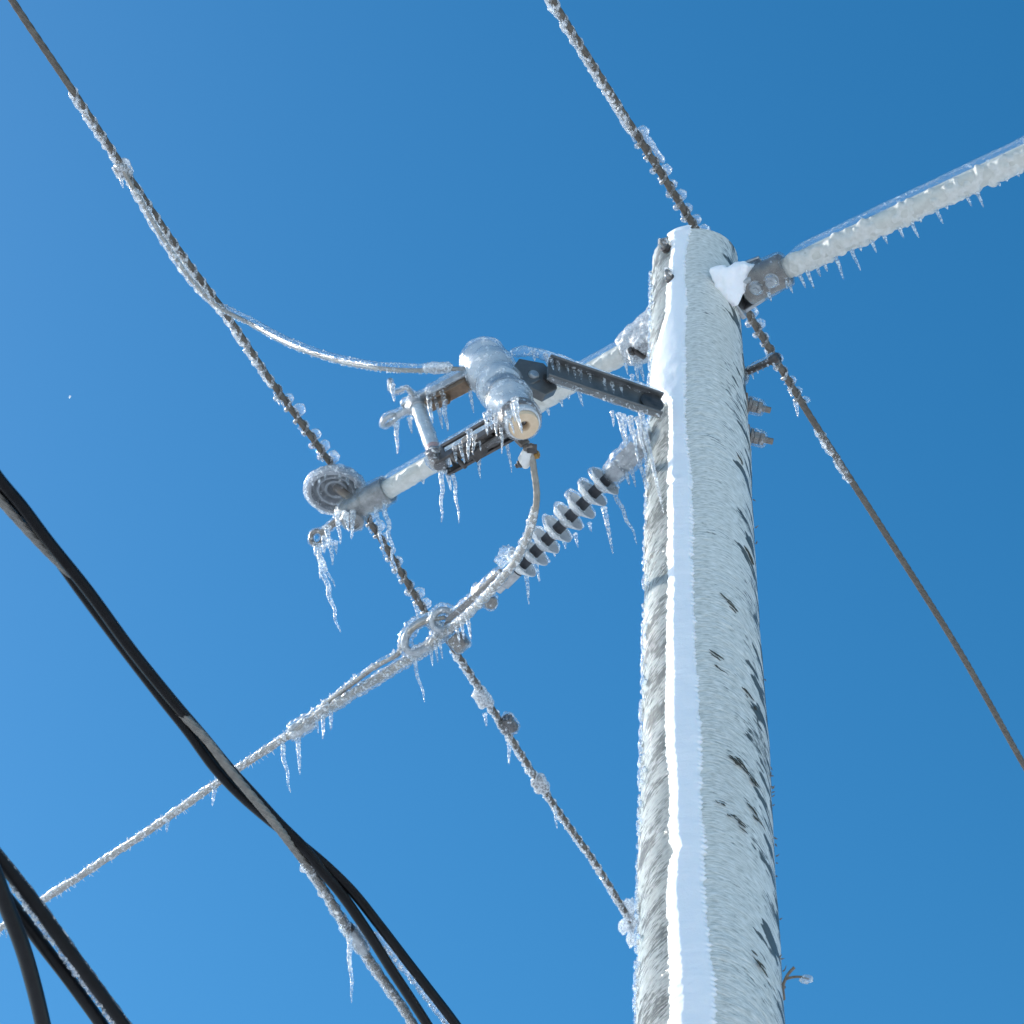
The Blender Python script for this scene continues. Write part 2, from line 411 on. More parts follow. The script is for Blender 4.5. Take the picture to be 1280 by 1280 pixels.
def pole_mat():
    """weathered grey-green wood under ribbed ice; rime thins out round the right side and on the clear left flank.
    UV: u = angle round the pole (radians / 2pi + .5), v = height along the drip lines in metres / 10"""
    m, t, o = new_mat('iced_pole')
    uv = t.nodes.new('ShaderNodeUVMap'); uv.uv_map = 'flow'
    def sc(x, y):
        mp = t.nodes.new('ShaderNodeMapping'); mp.inputs['Scale'].default_value = (x, y, 1); t.links.new(uv.outputs[0], mp.inputs[0]); return mp.outputs[0]
    sep = t.nodes.new('ShaderNodeSeparateXYZ'); t.links.new(uv.outputs[0], sep.inputs[0])
    ribs = noise_tex(t, 1, 4, 0.55, vec=sc(44, 2200))
    ribs2 = noise_tex(t, 1, 3, 0.6, vec=sc(70, 2900))
    patch = noise_tex(t, 1, 5, 0.62, vec=sc(7, 170))
    big = noise_tex(t, 1, 3, 0.5, vec=sc(5, 14))
    # wood
    wn = noise_tex(t, 1, 5, 0.6, vec=sc(120, 12))
    wood = ramp(t, wn.outputs['Fac'], [(0.3, (0.040, 0.055, 0.055)), (0.7, (0.11, 0.135, 0.13))])
    # rime cover as a function of the angle
    cov = t.nodes.new('ShaderNodeValToRGB'); cr = cov.color_ramp
    st = [(0.0, .30), (0.22, .34), (0.26, .56), (0.30, .45), (0.385, .44), (0.42, .8), (0.5, .80), (0.58, .70), (0.62, .64), (0.67, .58), (0.73, .52), (1.0, .30)]
    while len(cr.elements) < len(st): cr.elements.new(0.5)
    for e, (p_, c) in zip(cr.elements, st): e.position = p_; e.color = (c, c, c, 1)
    t.links.new(sep.outputs[0], cov.inputs[0])
    # threshold: cover + noise
    s1 = N(t, 'ShaderNodeMath', _operation='MULTIPLY_ADD'); t.links.new(patch.outputs['Fac'], s1.inputs[0]); s1.inputs[1].default_value = 1.5; t.links.new(cov.outputs[0], s1.inputs[2])
    s2 = N(t, 'ShaderNodeMath', _operation='MULTIPLY_ADD'); t.links.new(ribs.outputs['Fac'], s2.inputs[0]); s2.inputs[1].default_value = 1.1; t.links.new(s1.outputs[0], s2.inputs[2])
    msk = N(t, 'ShaderNodeMapRange'); t.links.new(s2.outputs[0], msk.inputs[0])
    msk.inputs[1].default_value = 1.62; msk.inputs[2].default_value = 1.80; msk.inputs[3].default_value = 0.07; msk.inputs[4].default_value = 1.0
    rc = ramp(t, ribs.outputs['Fac'], [(0.28, (0.47, 0.47, 0.41)), (0.5, (0.73, 0.72, 0.65)), (0.72, (0.92, 0.90, 0.84))])
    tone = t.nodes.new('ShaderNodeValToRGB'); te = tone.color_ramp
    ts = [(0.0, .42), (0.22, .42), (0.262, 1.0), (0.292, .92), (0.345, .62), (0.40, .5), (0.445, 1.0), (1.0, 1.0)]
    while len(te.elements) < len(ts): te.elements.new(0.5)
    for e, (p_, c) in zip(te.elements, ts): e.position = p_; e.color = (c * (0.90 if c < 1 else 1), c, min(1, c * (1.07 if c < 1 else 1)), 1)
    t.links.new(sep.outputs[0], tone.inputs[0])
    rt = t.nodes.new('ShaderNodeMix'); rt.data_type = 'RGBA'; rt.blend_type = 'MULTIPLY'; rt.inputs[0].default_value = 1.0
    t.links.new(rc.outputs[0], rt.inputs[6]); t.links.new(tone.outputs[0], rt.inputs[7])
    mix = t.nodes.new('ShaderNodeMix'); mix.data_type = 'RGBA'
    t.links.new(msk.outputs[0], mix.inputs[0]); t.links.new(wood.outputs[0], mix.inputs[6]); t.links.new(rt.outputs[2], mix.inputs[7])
    p = N(t, 'ShaderNodeBsdfPrincipled', Roughness=0.7)
    p.inputs['Specular IOR Level'].default_value = 0.25
    p.inputs['Coat Weight'].default_value = 0.8; p.inputs['Coat Roughness'].default_value = 0.09; p.inputs['Coat IOR'].default_value = 1.31
    # long dark slivers of bare wetted wood where the glaze has slid off round the right side
    sv = noise_tex(t, 1, 3, 0.5, vec=sc(10, 260))
    th_ = t.nodes.new('ShaderNodeValToRGB'); tr_ = th_.color_ramp
    tt_ = [(0.0, 1.0), (0.53, 1.0), (0.565, .74), (0.61, .645), (0.65, .575), (0.70, .51), (0.76, .47), (1.0, .6)]
    while len(tr_.elements) < len(tt_): tr_.elements.new(0.5)
    for e, (p_, c) in zip(tr_.elements, tt_): e.position = p_; e.color = (c, c, c, 1)
    t.links.new(sep.outputs[0], th_.inputs[0])
    df_ = N(t, 'ShaderNodeMath', _operation='SUBTRACT'); t.links.new(sv.outputs['Fac'], df_.inputs[0]); t.links.new(th_.outputs[0], df_.inputs[1])
    sm_ = N(t, 'ShaderNodeMapRange'); t.links.new(df_.outputs[0], sm_.inputs[0]); sm_.inputs[1].default_value = 0.0; sm_.inputs[2].default_value = 0.025; sm_.inputs[3].default_value = 0.0; sm_.inputs[4].default_value = 0.92
    mix2 = t.nodes.new('ShaderNodeMix'); mix2.data_type = 'RGBA'; t.links.new(sm_.outputs[0], mix2.inputs[0]); t.links.new(mix.outputs[2], mix2.inputs[6]); mix2.inputs[7].default_value = (0.040, 0.056, 0.055, 1)
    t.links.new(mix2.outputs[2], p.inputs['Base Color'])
    h = N(t, 'ShaderNodeMath', _operation='MULTIPLY_ADD'); t.links.new(ribs2.outputs['Fac'], h.inputs[0]); h.inputs[1].default_value = 0.45; t.links.new(ribs.outputs['Fac'], h.inputs[2])
    hb = N(t, 'ShaderNodeMapRange'); t.links.new(big.outputs['Fac'], hb.inputs[0]); hb.inputs[1].default_value = 0.35; hb.inputs[2].default_value = 0.65; hb.inputs[3].default_value = 0.25; hb.inputs[4].default_value = 0.75
    fl = t.nodes.new('ShaderNodeMapRange'); t.links.new(sep.outputs[0], fl.inputs[0]); fl.inputs[1].default_value = 0.44; fl.inputs[2].default_value = 0.40; fl.inputs[3].default_value = 0.0; fl.inputs[4].default_value = 0.6
    bs = N(t, 'ShaderNodeMath', _operation='ADD'); t.links.new(hb.outputs[0], bs.inputs[0]); t.links.new(fl.outputs[0], bs.inputs[1])
    b = bump(t, h.outputs[0], 0.6, 0.007); t.links.new(bs.outputs[0], b.inputs['Strength'])
    t.links.new(b.outputs[0], p.inputs['Normal']); t.links.new(b.outputs[0], p.inputs['Coat Normal'])
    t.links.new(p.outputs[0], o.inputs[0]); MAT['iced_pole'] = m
pole_mat()

# ------------------------------------------------------------------ ground
def ground():
    mb = MB()
    rad = [0, 1, 2, 4, 7, 12, 20, 40, 80, 200, 600, 2500]; seg = 64
    v = [V(0, 0, -0.02)]
    for r in rad[1:]:
        for j in range(seg):
            a = 2 * math.pi * j / seg
            z = 0.12 * mnoise.noise(Vector((r * math.cos(a) * 0.2, r * math.sin(a) * 0.2, 3))) if r > 1 else -0.02
            v.append(V(r * math.cos(a), r * math.sin(a), z))
    f = [(0, 1 + j, 1 + (j + 1) % seg) for j in range(seg)]
    for i in range(len(rad) - 2):
        for j in range(seg):
            f.append((1 + i * seg + j, 1 + (i + 1) * seg + j, 1 + (i + 1) * seg + (j + 1) % seg, 1 + i * seg + (j + 1) % seg))
    mb.add(v, f)
    mb.build('snow_ground', MAT['field_snow'], kind='structure')
ground()

# ------------------------------------------------------------------ pole
ZTOP = 7.105
def R_pole(z):
    return np.interp(z, [0, 4.5, 5.0, 5.45, 6.06, 6.5, 7.1], [0.165, 0.1465, 0.143, 0.137, 0.131, 0.1235, 0.1195])
def vnoise(u, v, seed=0, period=None):
    """smooth value noise on arrays; u wraps with the given period"""
    r = np.random.default_rng(seed); G = r.random((256, 256)) * 2 - 1
    iu, iv = np.floor(u).astype(int), np.floor(v).astype(int)
    fu, fv = u - iu, v - iv
    fu = fu * fu * (3 - 2 * fu); fv = fv * fv * (3 - 2 * fv)
    p = period or 256
    a = G[iu % p % 256, iv % 256]; b = G[(iu + 1) % p % 256, iv % 256]; c = G[iu % p % 256, (iv + 1) % 256]; d = G[(iu + 1) % p % 256, (iv + 1) % 256]
    return (a * (1 - fu) + b * fu) * (1 - fv) + (c * (1 - fu) + d * fu) * fv
def flow(th, z):
    return z + np.where(th > 0, 0.062, 0.040) * np.abs(th) ** 1.6
def skin(th, z):
    """ice relief on the pole: ribs along the drip lines, beads along the windward left edge"""
    v = flow(th, z); u = (th + np.pi) / (2 * np.pi)
    m = 0.35 + 0.65 * np.clip(0.5 + vnoise(u * 7, v * 5, 8, 7), 0, 1)
    h = m * (0.0011 * vnoise(u * 28, v * 95, 1, 28) + 0.0007 * vnoise(u * 70, v * 210, 2, 70)) + 0.0035 * vnoise(u * 8, v * 5, 3, 8)
    edge = np.exp(-((th + 1.45) / 0.45) ** 2)
    h = h + edge * (0.003 * np.clip(vnoise(u * 44, v * 150, 4, 44), 0, 1) + 0.003)
    gap = np.clip((th - 0.85) / 0.5, 0, 1) * np.clip(1.9 - th, 0, 1)
    h = h + gap * 0.005 * np.clip(vnoise(u * 22, v * 11, 6, 22), -0.2, 1)
    return h
def grid_mesh(name, TH, Z, RR, wrap, mat, parent, cap_top=False):
    nz, nt_ = TH.shape
    v = np.stack([RR * np.sin(TH), -RR * np.cos(TH), Z], -1).reshape(-1, 3)
    cols = nt_ if wrap else nt_ - 1
    f = [(i * nt_ + j, i * nt_ + (j + 1) % nt_, (i + 1) * nt_ + (j + 1) % nt_, (i + 1) * nt_ + j) for i in range(nz - 1) for j in range(cols)]
    if cap_top:
        k = len(v); v = np.vstack([v, [[0, 0, Z[-1, 0]]]])
        f += [((nz - 1) * nt_ + j, (nz - 1) * nt_ + (j + 1) % nt_, k) for j in range(nt_)]
    me = bpy.data.meshes.new(name); me.from_pydata(v.tolist(), [], f); me.update()
    lay = me.uv_layers.new(name='flow')
    nl = len(me.loops); li = np.empty(nl, int); me.loops.foreach_get('vertex_index', li)
    U = ((TH + np.pi) / (2 * np.pi)).reshape(-1); VV = (flow(TH, Z) / 10).reshape(-1)
    if cap_top: U = np.r_[U, 0.5]; VV = np.r_[VV, VV[-1]]
    uvs = np.stack([U[li], VV[li]], -1)
    # keep faces that cross the seam (at the back) from smearing
    fl = np.array([p.loop_start for p in me.polygons]); ft = np.array([p.loop_total for p in me.polygons])
    for s_, n_ in zip(fl, ft):
        q = uvs[s_:s_ + n_, 0]
        if q.max() - q.min() > 0.5: q[q < 0.5] += 1.0
    lay.data.foreach_set('uv', uvs.ravel())
    me.shade_smooth()
    return link(name, me, mat, parent, o0=ORG[parent])
pole = thing('utility_pole', 'thick round utility pole sheathed in ribbed ice with a white snow stripe', 'utility pole', (0, 0, 0))
def build_pole():
    z = np.r_[np.linspace(-0.3, 4.3, 24), np.arange(4.31, ZTOP - 0.006, 0.0035)]
    th = np.linspace(-np.pi, np.pi, 300, endpoint=False)
    TH, Z = np.meshgrid(th, z)
    RR = R_pole(Z) + skin(TH, Z)
    # rounded, iced top edge
    tz = np.array([ZTOP - 0.003, ZTOP + 0.004, ZTOP + 0.009, ZTOP + 0.011]); dr = np.array([0.001, -0.004, -0.011, -0.03])
    T2, Z2 = np.meshgrid(th, tz)
    R2 = R_pole(Z2) + skin(T2, Z2) * 0.8 + dr[:, None]
    grid_mesh('pole_shaft', np.vstack([TH, T2]), np.vstack([Z, Z2]), np.vstack([RR, R2]), True, MAT['iced_pole'], pole, True)
    # snow stripe blown on to the windward face
    z = np.r_[np.arange(0.02, 4.2, 0.03), np.arange(4.2, ZTOP + 0.012, 0.003)]; n = 44
    s = np.linspace(0, 1, n)
    aL = np.interp(z, [4.3, 4.9, 5.3, 5.7, 6.1, 6.35, 6.43, 6.50, 6.58, 6.66, 6.74, 6.9, 7.02, 7.12], np.radians([-37, -37, -38, -37, -37, -36, -60, -78, -74, -60, -46, -42, -36, -40]))
    aR = np.interp(z, [4.3, 4.9, 5.3, 5.7, 6.1, 6.4, 6.55, 6.7, 6.9, 7.02, 7.12], np.radians([1, -3, -7, -9, -11, -12, -10, -14, -13, -9, -2]))
    aL = aL + 0.06 * vnoise(z * 0, z * 4, 11) + 0.015 * vnoise(z * 0, z * 19, 12) + 0.018 * vnoise(z * 0, z * 120, 13) + 0.02 * vnoise(z * 0, z * 280, 23) + 0.09 * np.exp(-((z - 4.86) / 0.03) ** 2) + 0.09 * np.exp(-((z - 6.03) / 0.012) ** 2)
    teeth = np.abs(((z * 78 + 0.6 * vnoise(z * 0, z * 25, 15)) % 1) - 0.5) * 2
    aR = aR + 0.06 * vnoise(z * 0, z * 4, 14) + 0.012 * vnoise(z * 0, z * 28, 24) + 0.0
    tt = 0.085 * teeth * (0.5 + 0.5 * vnoise(z * 0, z * 60, 16)) + 0.02 * vnoise(z * 0, z * 150, 17)
    TH = aL[:, None] * (1 - s) + aR[:, None] * s + tt[:, None] * s ** 9
    Z = np.repeat(z[:, None], n, 1)
    crest = 0.40
    prof = np.where(s < crest, (s / crest) ** 0.75, 1 - 0.62 * ((s - crest) / (1 - crest)) ** 1.0)
    edge = np.clip(s / 0.04, 0, 1) * np.clip((1 - s) / 0.10, 0, 1) ** 0.8
    H = (0.0145 + 0.004 * vnoise(z * 0, z * 6, 18))[:, None] * prof * edge - 0.004 * (1 - np.clip(s / 0.06, 0, 1) * np.clip((1 - s) / 0.05, 0, 1))
    nz_ = np.array([[mnoise.noise(Vector((a_ * 5, z_ * 26, 2.0))) for a_ in TH[i_, ::4]] for i_, z_ in enumerate(z)])
    H = H + 0.0016 * np.stack([np.interp(s, s[::4], r_) for r_ in nz_]) * edge
    taper = np.clip((ZTOP + 0.012 - Z) / 0.03, 0.2, 1)
    RR = R_pole(Z) + 0.001 + H * taper
    grid_mesh('snow_stripe', TH, Z, RR, False, MAT['snow'], pole)
    # frozen drip beads down the windward left edge
    mb = MB()
    for i in range(460):
        zz = rng.uniform(4.35, 7.05); t = rng.normal(-1.47, 0.13); r = R_pole(zz) + 0.006
        mb.blob(V(r * math.sin(t), -r * math.cos(t), zz), rng.uniform(0.0025, 0.007), (1, 1, rng.uniform(1, 2.6)), 8, 0.3)
    mb.build('frozen_drips', MAT['ice_bead'], pole, kind='stuff')
    # torn wood fibres on the right edge
    mb = MB()
    for i in range(26):
        zz = rng.choice([rng.uniform(4.6, 5.2), rng.uniform(4.5, 6.4)]); t = rng.normal(1.52, 0.16); r = R_pole(zz) + 0.002
        p = V(r * math.sin(t), -r * math.cos(t), zz)
        d = unit(V(math.sin(t) * rng.uniform(0.2, 1), -math.cos(t), rng.normal(0.2, 0.9)))
        L = rng.uniform(0.004, 0.011)
        q = spline([p, p + d * L * 0.6, p + d * L + V(0, 0, rng.normal(0, 0.003))], 0.004)
        mb.tube(q, np.linspace(0.0018, 0.0006, len(q)), 5)
    mb.build('wood_splinters', MAT['twig_bark'], pole, kind='stuff')
    # torn cracks in the wood that show through the ice
    mb = MB()
    for t0, z0, span, nn in ((0.30, 5.13, 0.42, 12), (0.12, 4.99, 0.35, 10), (0.55, 5.02, 0.25, 6), (0.25, 5.63, 0.30, 6), (0.50, 4.62, 0.25, 7), (0.05, 5.45, 0.12, 5), (0.62, 5.35, 0.3, 5), (0.75, 5.85, 0.3, 5), (0.62, 6.2, 0.25, 4)):
        for i in range(nn):
            a = t0 + rng.uniform(0, span); zc = z0 - 0.05 * (a - t0) / max(span, .1) + rng.normal(0, 0.006)
            aa = np.linspace(a, a + rng.uniform(0.06, 0.26), 7); zz = zc - 0.10 * (aa - a) + np.cumsum(rng.normal(0, 0.0012, 7))
            r = R_pole(zc) + 0.0015 + rng.uniform(0, 0.003)
            mb.tube(np.stack([r * np.sin(aa), -r * np.cos(aa), zz], -1), np.array([0.0006, 0.0022, 0.003, 0.0032, 0.0028, 0.0018, 0.0005]) * rng.uniform(0.25, 0.75), 5)
    mb.build('wood_cracks', MAT['crack_wood'], pole, kind='stuff')
build_pole()

# ------------------------------------------------------------------ more helpers
def proj(P):
    d = np.atleast_2d(P) - CAM
    wd = d @ FW
    return np.stack([640 + FPX * (d @ RT) / wd, 640 - FPX * (d @ UP) / wd], -1)
def nearest(P, px, py):
    return int(np.argmin(((proj(P) - V(px, py)) ** 2).sum(1)))
def sub(P, a, b):
    i, j = nearest(P, *a), nearest(P, *b)
    return P[min(i, j):max(i, j) + 1]
def fit(P, step):
    L = arclen(P); n = max(2, int(L[-1] / step)); t = np.linspace(0, L[-1], n + 1)
    return np.stack([np.interp(t, L, P[:, k]) for k in range(3)], -1)
def m_of(px, P, foreshort=0.67):
    return px * depth(P) / FPX / foreshort
def drip(parent, px, py, z, Lpx, rpx=2.2, **k):
    p = at(px, py, z)
    return icicle(parent, p, m_of(Lpx, p), rpx * depth(p) / FPX, **k)
def strand_tube(P, R, lay=0.13, n=6, seg=36, amp=0.24):
    """stranded conductor: n round wires laid up with a helical lay"""
    P = fit(P, 0.006); L = arclen(P)
    a = np.linspace(0, 2 * np.pi, seg, endpoint=False)
    r = R * (1 - amp + amp * np.abs(np.cos(0.5 * n * (a[None] + 2 * np.pi * L[:, None] / lay))))
    return MB().tube(P, r, seg)
def ice_sleeve(P, r, lump=0.25, freq=45, seed=0, off=(0, 0, 0), seg=14, ends=True, under=0.0):
    P = fit(P, 0.005); L = arclen(P); n = len(P)
    a = np.linspace(0, 2 * np.pi, seg, endpoint=False)
    A, LL = np.meshgrid(a, L)
    u = A / (2 * np.pi)
    k = 1 + lump * vnoise(u * 5, LL * freq, seed + 30, 5) + 0.5 * lump * vnoise(u * 8, LL * freq * 2.4, seed + 31, 8)
    k = k + under * np.clip(-np.cos(A), 0, 1) * (0.5 + vnoise(u * 9, LL * freq * 1.2, seed + 33, 9))
    rr = r * k
    if ends:
        e = np.minimum(L, L[-1] - L) / (r * 1.5); rr = rr * np.clip(0.35 + 0.65 * np.sqrt(np.clip(e, 0, 1)), 0, 1)[:, None]
    return MB().tube(P, rr, seg, off=np.asarray(off, float))
def helix(P, R, pitch, phase=0.0, step=0.003):
    P = fit(P, step); T, Nn, B = frames(P); L = arclen(P)
    a = 2 * np.pi * L / pitch + phase
    return P + R * (np.cos(a)[:, None] * Nn + np.sin(a)[:, None] * B), np.cos(a)[:, None] * Nn + np.sin(a)[:, None] * B, L
def tie_ice(P, R, pitch, base, bead, toward, phase=0.0, seed=0, power=3, below=0.0):
    """ice frozen on to a helical tie: a spiral rib that swells to a bead each time it comes round to one side"""
    H, D, L = helix(P, R, pitch, phase)
    d = D @ unit(toward)
    turn = np.clip(0.75 + 0.9 * vnoise(L * 0, L / pitch * 1.3, seed + 50), 0.08, 1.5)
    rr = base * (1 + 0.25 * vnoise(L * 0, L * 160, seed + 51)) + bead * np.clip(d, 0, 1) ** power * turn + below * np.clip(-d, 0, 1) ** power * (0.7 + 0.6 * vnoise(L * 0, L / pitch, seed + 52))
    return MB().tube(H + D * (rr - base)[:, None] * 0.55, rr, 10)
def droplets(P, R, n, toward, rmin, rmax, spread=0.7, seed=0):
    mb = MB(); P = fit(P, 0.004); T, Nn, B = frames(P)
    for i in range(n):
        k = rng.integers(0, len(P)); d = unit(unit(toward) + rng.normal(0, spread, 3) * 0.6); d = unit(d - T[k] * np.dot(d, T[k]))
        mb.blob(P[k] + d * R, rng.uniform(rmin, rmax), (1, 1, rng.uniform(1, 1.7)), 8, 0.3)
    return mb
def hex_nut(mb, c, ax, r, h):
    ax = unit(ax); n = unit(np.cross(ax, V(0.1, 0.2, 1))); b = np.cross(ax, n)
    c = np.asarray(c, float); v = [c + ax * k + r * (math.cos(t) * n + math.sin(t) * b) for k in (0, h) for t in np.arange(6) * math.pi / 3]
    mb.add(v, [tuple(range(5, -1, -1)), tuple(range(6, 12))] + [(i, (i + 1) % 6, 6 + (i + 1) % 6, 6 + i) for i in range(6)]); return mb

RIGHT_UP = unit(RT * 0.75 + UP * 0.6)
LEFT_DN = unit(-RT * 0.8 - UP * 0.5)
LEFT = unit(-RT)

# ------------------------------------------------------------------ the two collinear fibreglass arms
ZA = 6.88
A_R, A_L = at(1280, 195, ZA), at(470, 620, ZA)
dR, dL = unit(A_R), unit(A_L)
dR, dL = unit(V(A_R[0], A_R[1], 0)), unit(V(A_L[0], A_L[1], 0))
AX = V(0, 0, ZA)

def rime_crust(P, r, seed, amp=0.34):
    """lumpy frozen rime clinging to the underside of an arm"""
    P = fit(P, 0.0035); L = arclen(P); seg = 36
    a = np.linspace(0, 2 * np.pi, seg, endpoint=False); A, LL = np.meshgrid(a, L); u = A / (2 * np.pi)
    low = np.clip((-np.cos(A) + 0.45) / 0.5, 0, 1); low = low * low * (3 - 2 * low)
    k = 0.55 * vnoise(u * 9, LL * 46, seed, 9) + 0.35 * vnoise(u * 16, LL * 95, seed + 1, 16) + 0.25 * vnoise(u * 5, LL * 13, seed + 2, 5)
    return MB().tube(P, r * (0.8 + low * (0.24 + amp * k)), seg)
def right_arm():
    t = thing('fibreglass_arm', 'pale arm with a clear ice roof and icicle fringe, right of the pole', 'crossarm', AX + dR * 0.12, 'fibreglass arms on the pole')
    s0, s1 = AX + dR * 0.15, AX + dR * (np.linalg.norm(A_R - AX) + 0.9)
    MB().cyl(s0, s1, 0.0285, 28).build('rod', MAT['fibreglass'], t)
    P = fit(np.array([AX + dR * 0.285, s1]), 0.006)
    ice_sleeve(P, 0.0345, 0.035, 14, 1, (0, 0, 0.0225), 28).build('ice_sleeve', MAT['ice_glaze'], t, smooth=70)
    rime_crust(P, 0.0300, 91, 0.42).build('rime_crust', MAT['rime_crust'], t, smooth=80)
    for x, y, L in [(980, 358, 20), (995, 353, 22), (1005, 349, 24), (1018, 345, 16), (1027, 339, 14), (1042, 330, 32), (1062, 319, 30), (1087, 306, 19), (1102, 298, 14), (1122, 288, 16), (1137, 280, 26), (1148, 275, 9), (1168, 264, 20), (1205, 247, 17), (1217, 240, 25), (1243, 226, 10), (1252, 221, 8), (1072, 314, 9), (1180, 258, 8), (1266, 214, 9)]:
        p = AX + dR * np.interp(x, [980, 1280], [0.27, np.linalg.norm(A_R - AX)]) + unit(-UP - dR * np.dot(-UP, dR)) * 0.026
        icicle(t, p, m_of(L, p), 2.9 * depth(p) / FPX, bend=0.05, lean=(0.2, 0.05, -1))
    # saddle bracket
    b = MB(); sidev = unit(np.cross(dR, V(0, 0, 1)))
    b.lathe(AX + dR * 0.155, dR, [(0.030, 0), (0.049, 0), (0.048, 0.05), (0.046, 0.09), (0.046, 0.118), (0.040, 0.123), (0.030, 0.123)], 32, closed=True)
    br = b.build('mounting_bracket', MAT['weathered_steel'], t)
    g = MB()
    for sgn in (1, -1):
        g.bar(AX + dR * 0.100 + sidev * 0.050 * sgn + V(0, 0, 0.008), AX + dR * 0.19 + sidev * 0.036 * sgn + V(0, 0, 0.008), V(0, 0, 1), 0.044, 0.006)
    g.bar(AX + dR * 0.102 + V(0, 0, 0.060), AX + dR * 0.22 + V(0, 0, 0.045), sidev, 0.045, 0.005)
    g.bar(AX + dR * 0.119 + V(0, 0, -0.058), AX + dR * 0.119 + V(0, 0, 0.062), sidev, 0.052, 0.007)
    g.build('bracket_plates', MAT['galvanised'], t, 0.003)
    for k, dz in ((0.192, -0.047), (0.238, -0.044)):
        bb = MB(); p = AX + dR * k + V(0, 0, dz) - sidev * 0.012
        p = AX + dR * k + (-FW - V(0, 0, 0.3)) * 0.02 + V(0, 0, -0.030)
        nrm = unit(unit(-FW) * 0.8 + V(0, 0, -0.75)); nrm = unit(nrm - dR * np.dot(nrm, dR)); p = AX + dR * k + nrm * 0.040
        bb.lathe(p - nrm * 0.012, nrm, [(0, 0), (0.021, 0), (0.021, 0.018), (0.015, 0.0185), (0.015, 0.031), (0.0075, 0.0315), (0.0075, 0.041), (0, 0.041)], 22)
        bb.build('bolt', MAT['galvanised'], br)
        MB().blob(p + nrm * 0.014 + V(0, 0, 0.004), 0.019, (1, 1, 1.15), 14, 0.25).build('ice_cap', MAT['ice_glaze'], t)
    # snow lodged in the corner between the pole and the bracket
    wq = depth(AX + dR * 0.16) - 0.062; sn = MB()
    poly = [(891, 337), (918, 335), (963, 330), (950, 347), (928, 362), (913, 380), (903, 367)]
    def inside(x, y):
        c_ = False
        for k_ in range(len(poly)):
            (xa, ya), (xb, yb) = poly[k_], poly[k_ - 1]
            if (ya > y) != (yb > y) and x < (xb - xa) * (y - ya) / (yb - ya) + xa: c_ = not c_
        return c_
    for x in np.arange(892, 962, 4.0):
        for y in np.arange(331, 382, 4.0):
            if inside(x, y): sn.blob(aw(x + rng.normal(0, .7), y + rng.normal(0, .7), wq + 0.04 * abs(x - 915) / 40 + 0.01), 0.0105 + 0.006 * rng.random() * (abs(x - 912) < 18), (1, 1, 1), 8, 0.2)
    ice_coat([sn], 0.002, 0.003, 'snow_wedge', MAT['snow'], t, 1.1, 55, 77, smooth_it=5)
    pi = AX + dR * 0.272 + V(0, 0, -0.04)
    icicle(t, pi, 0.055, 0.005); icicle(t, AX + dR * 0.222 + V(0, 0, -0.075), 0.03, 0.005)
    ice_coat([b], 0.006, 0.006, 'ice_coat', MAT['ice_glaze'], t, 0.4, 40, 3, 0.004)
right_arm()

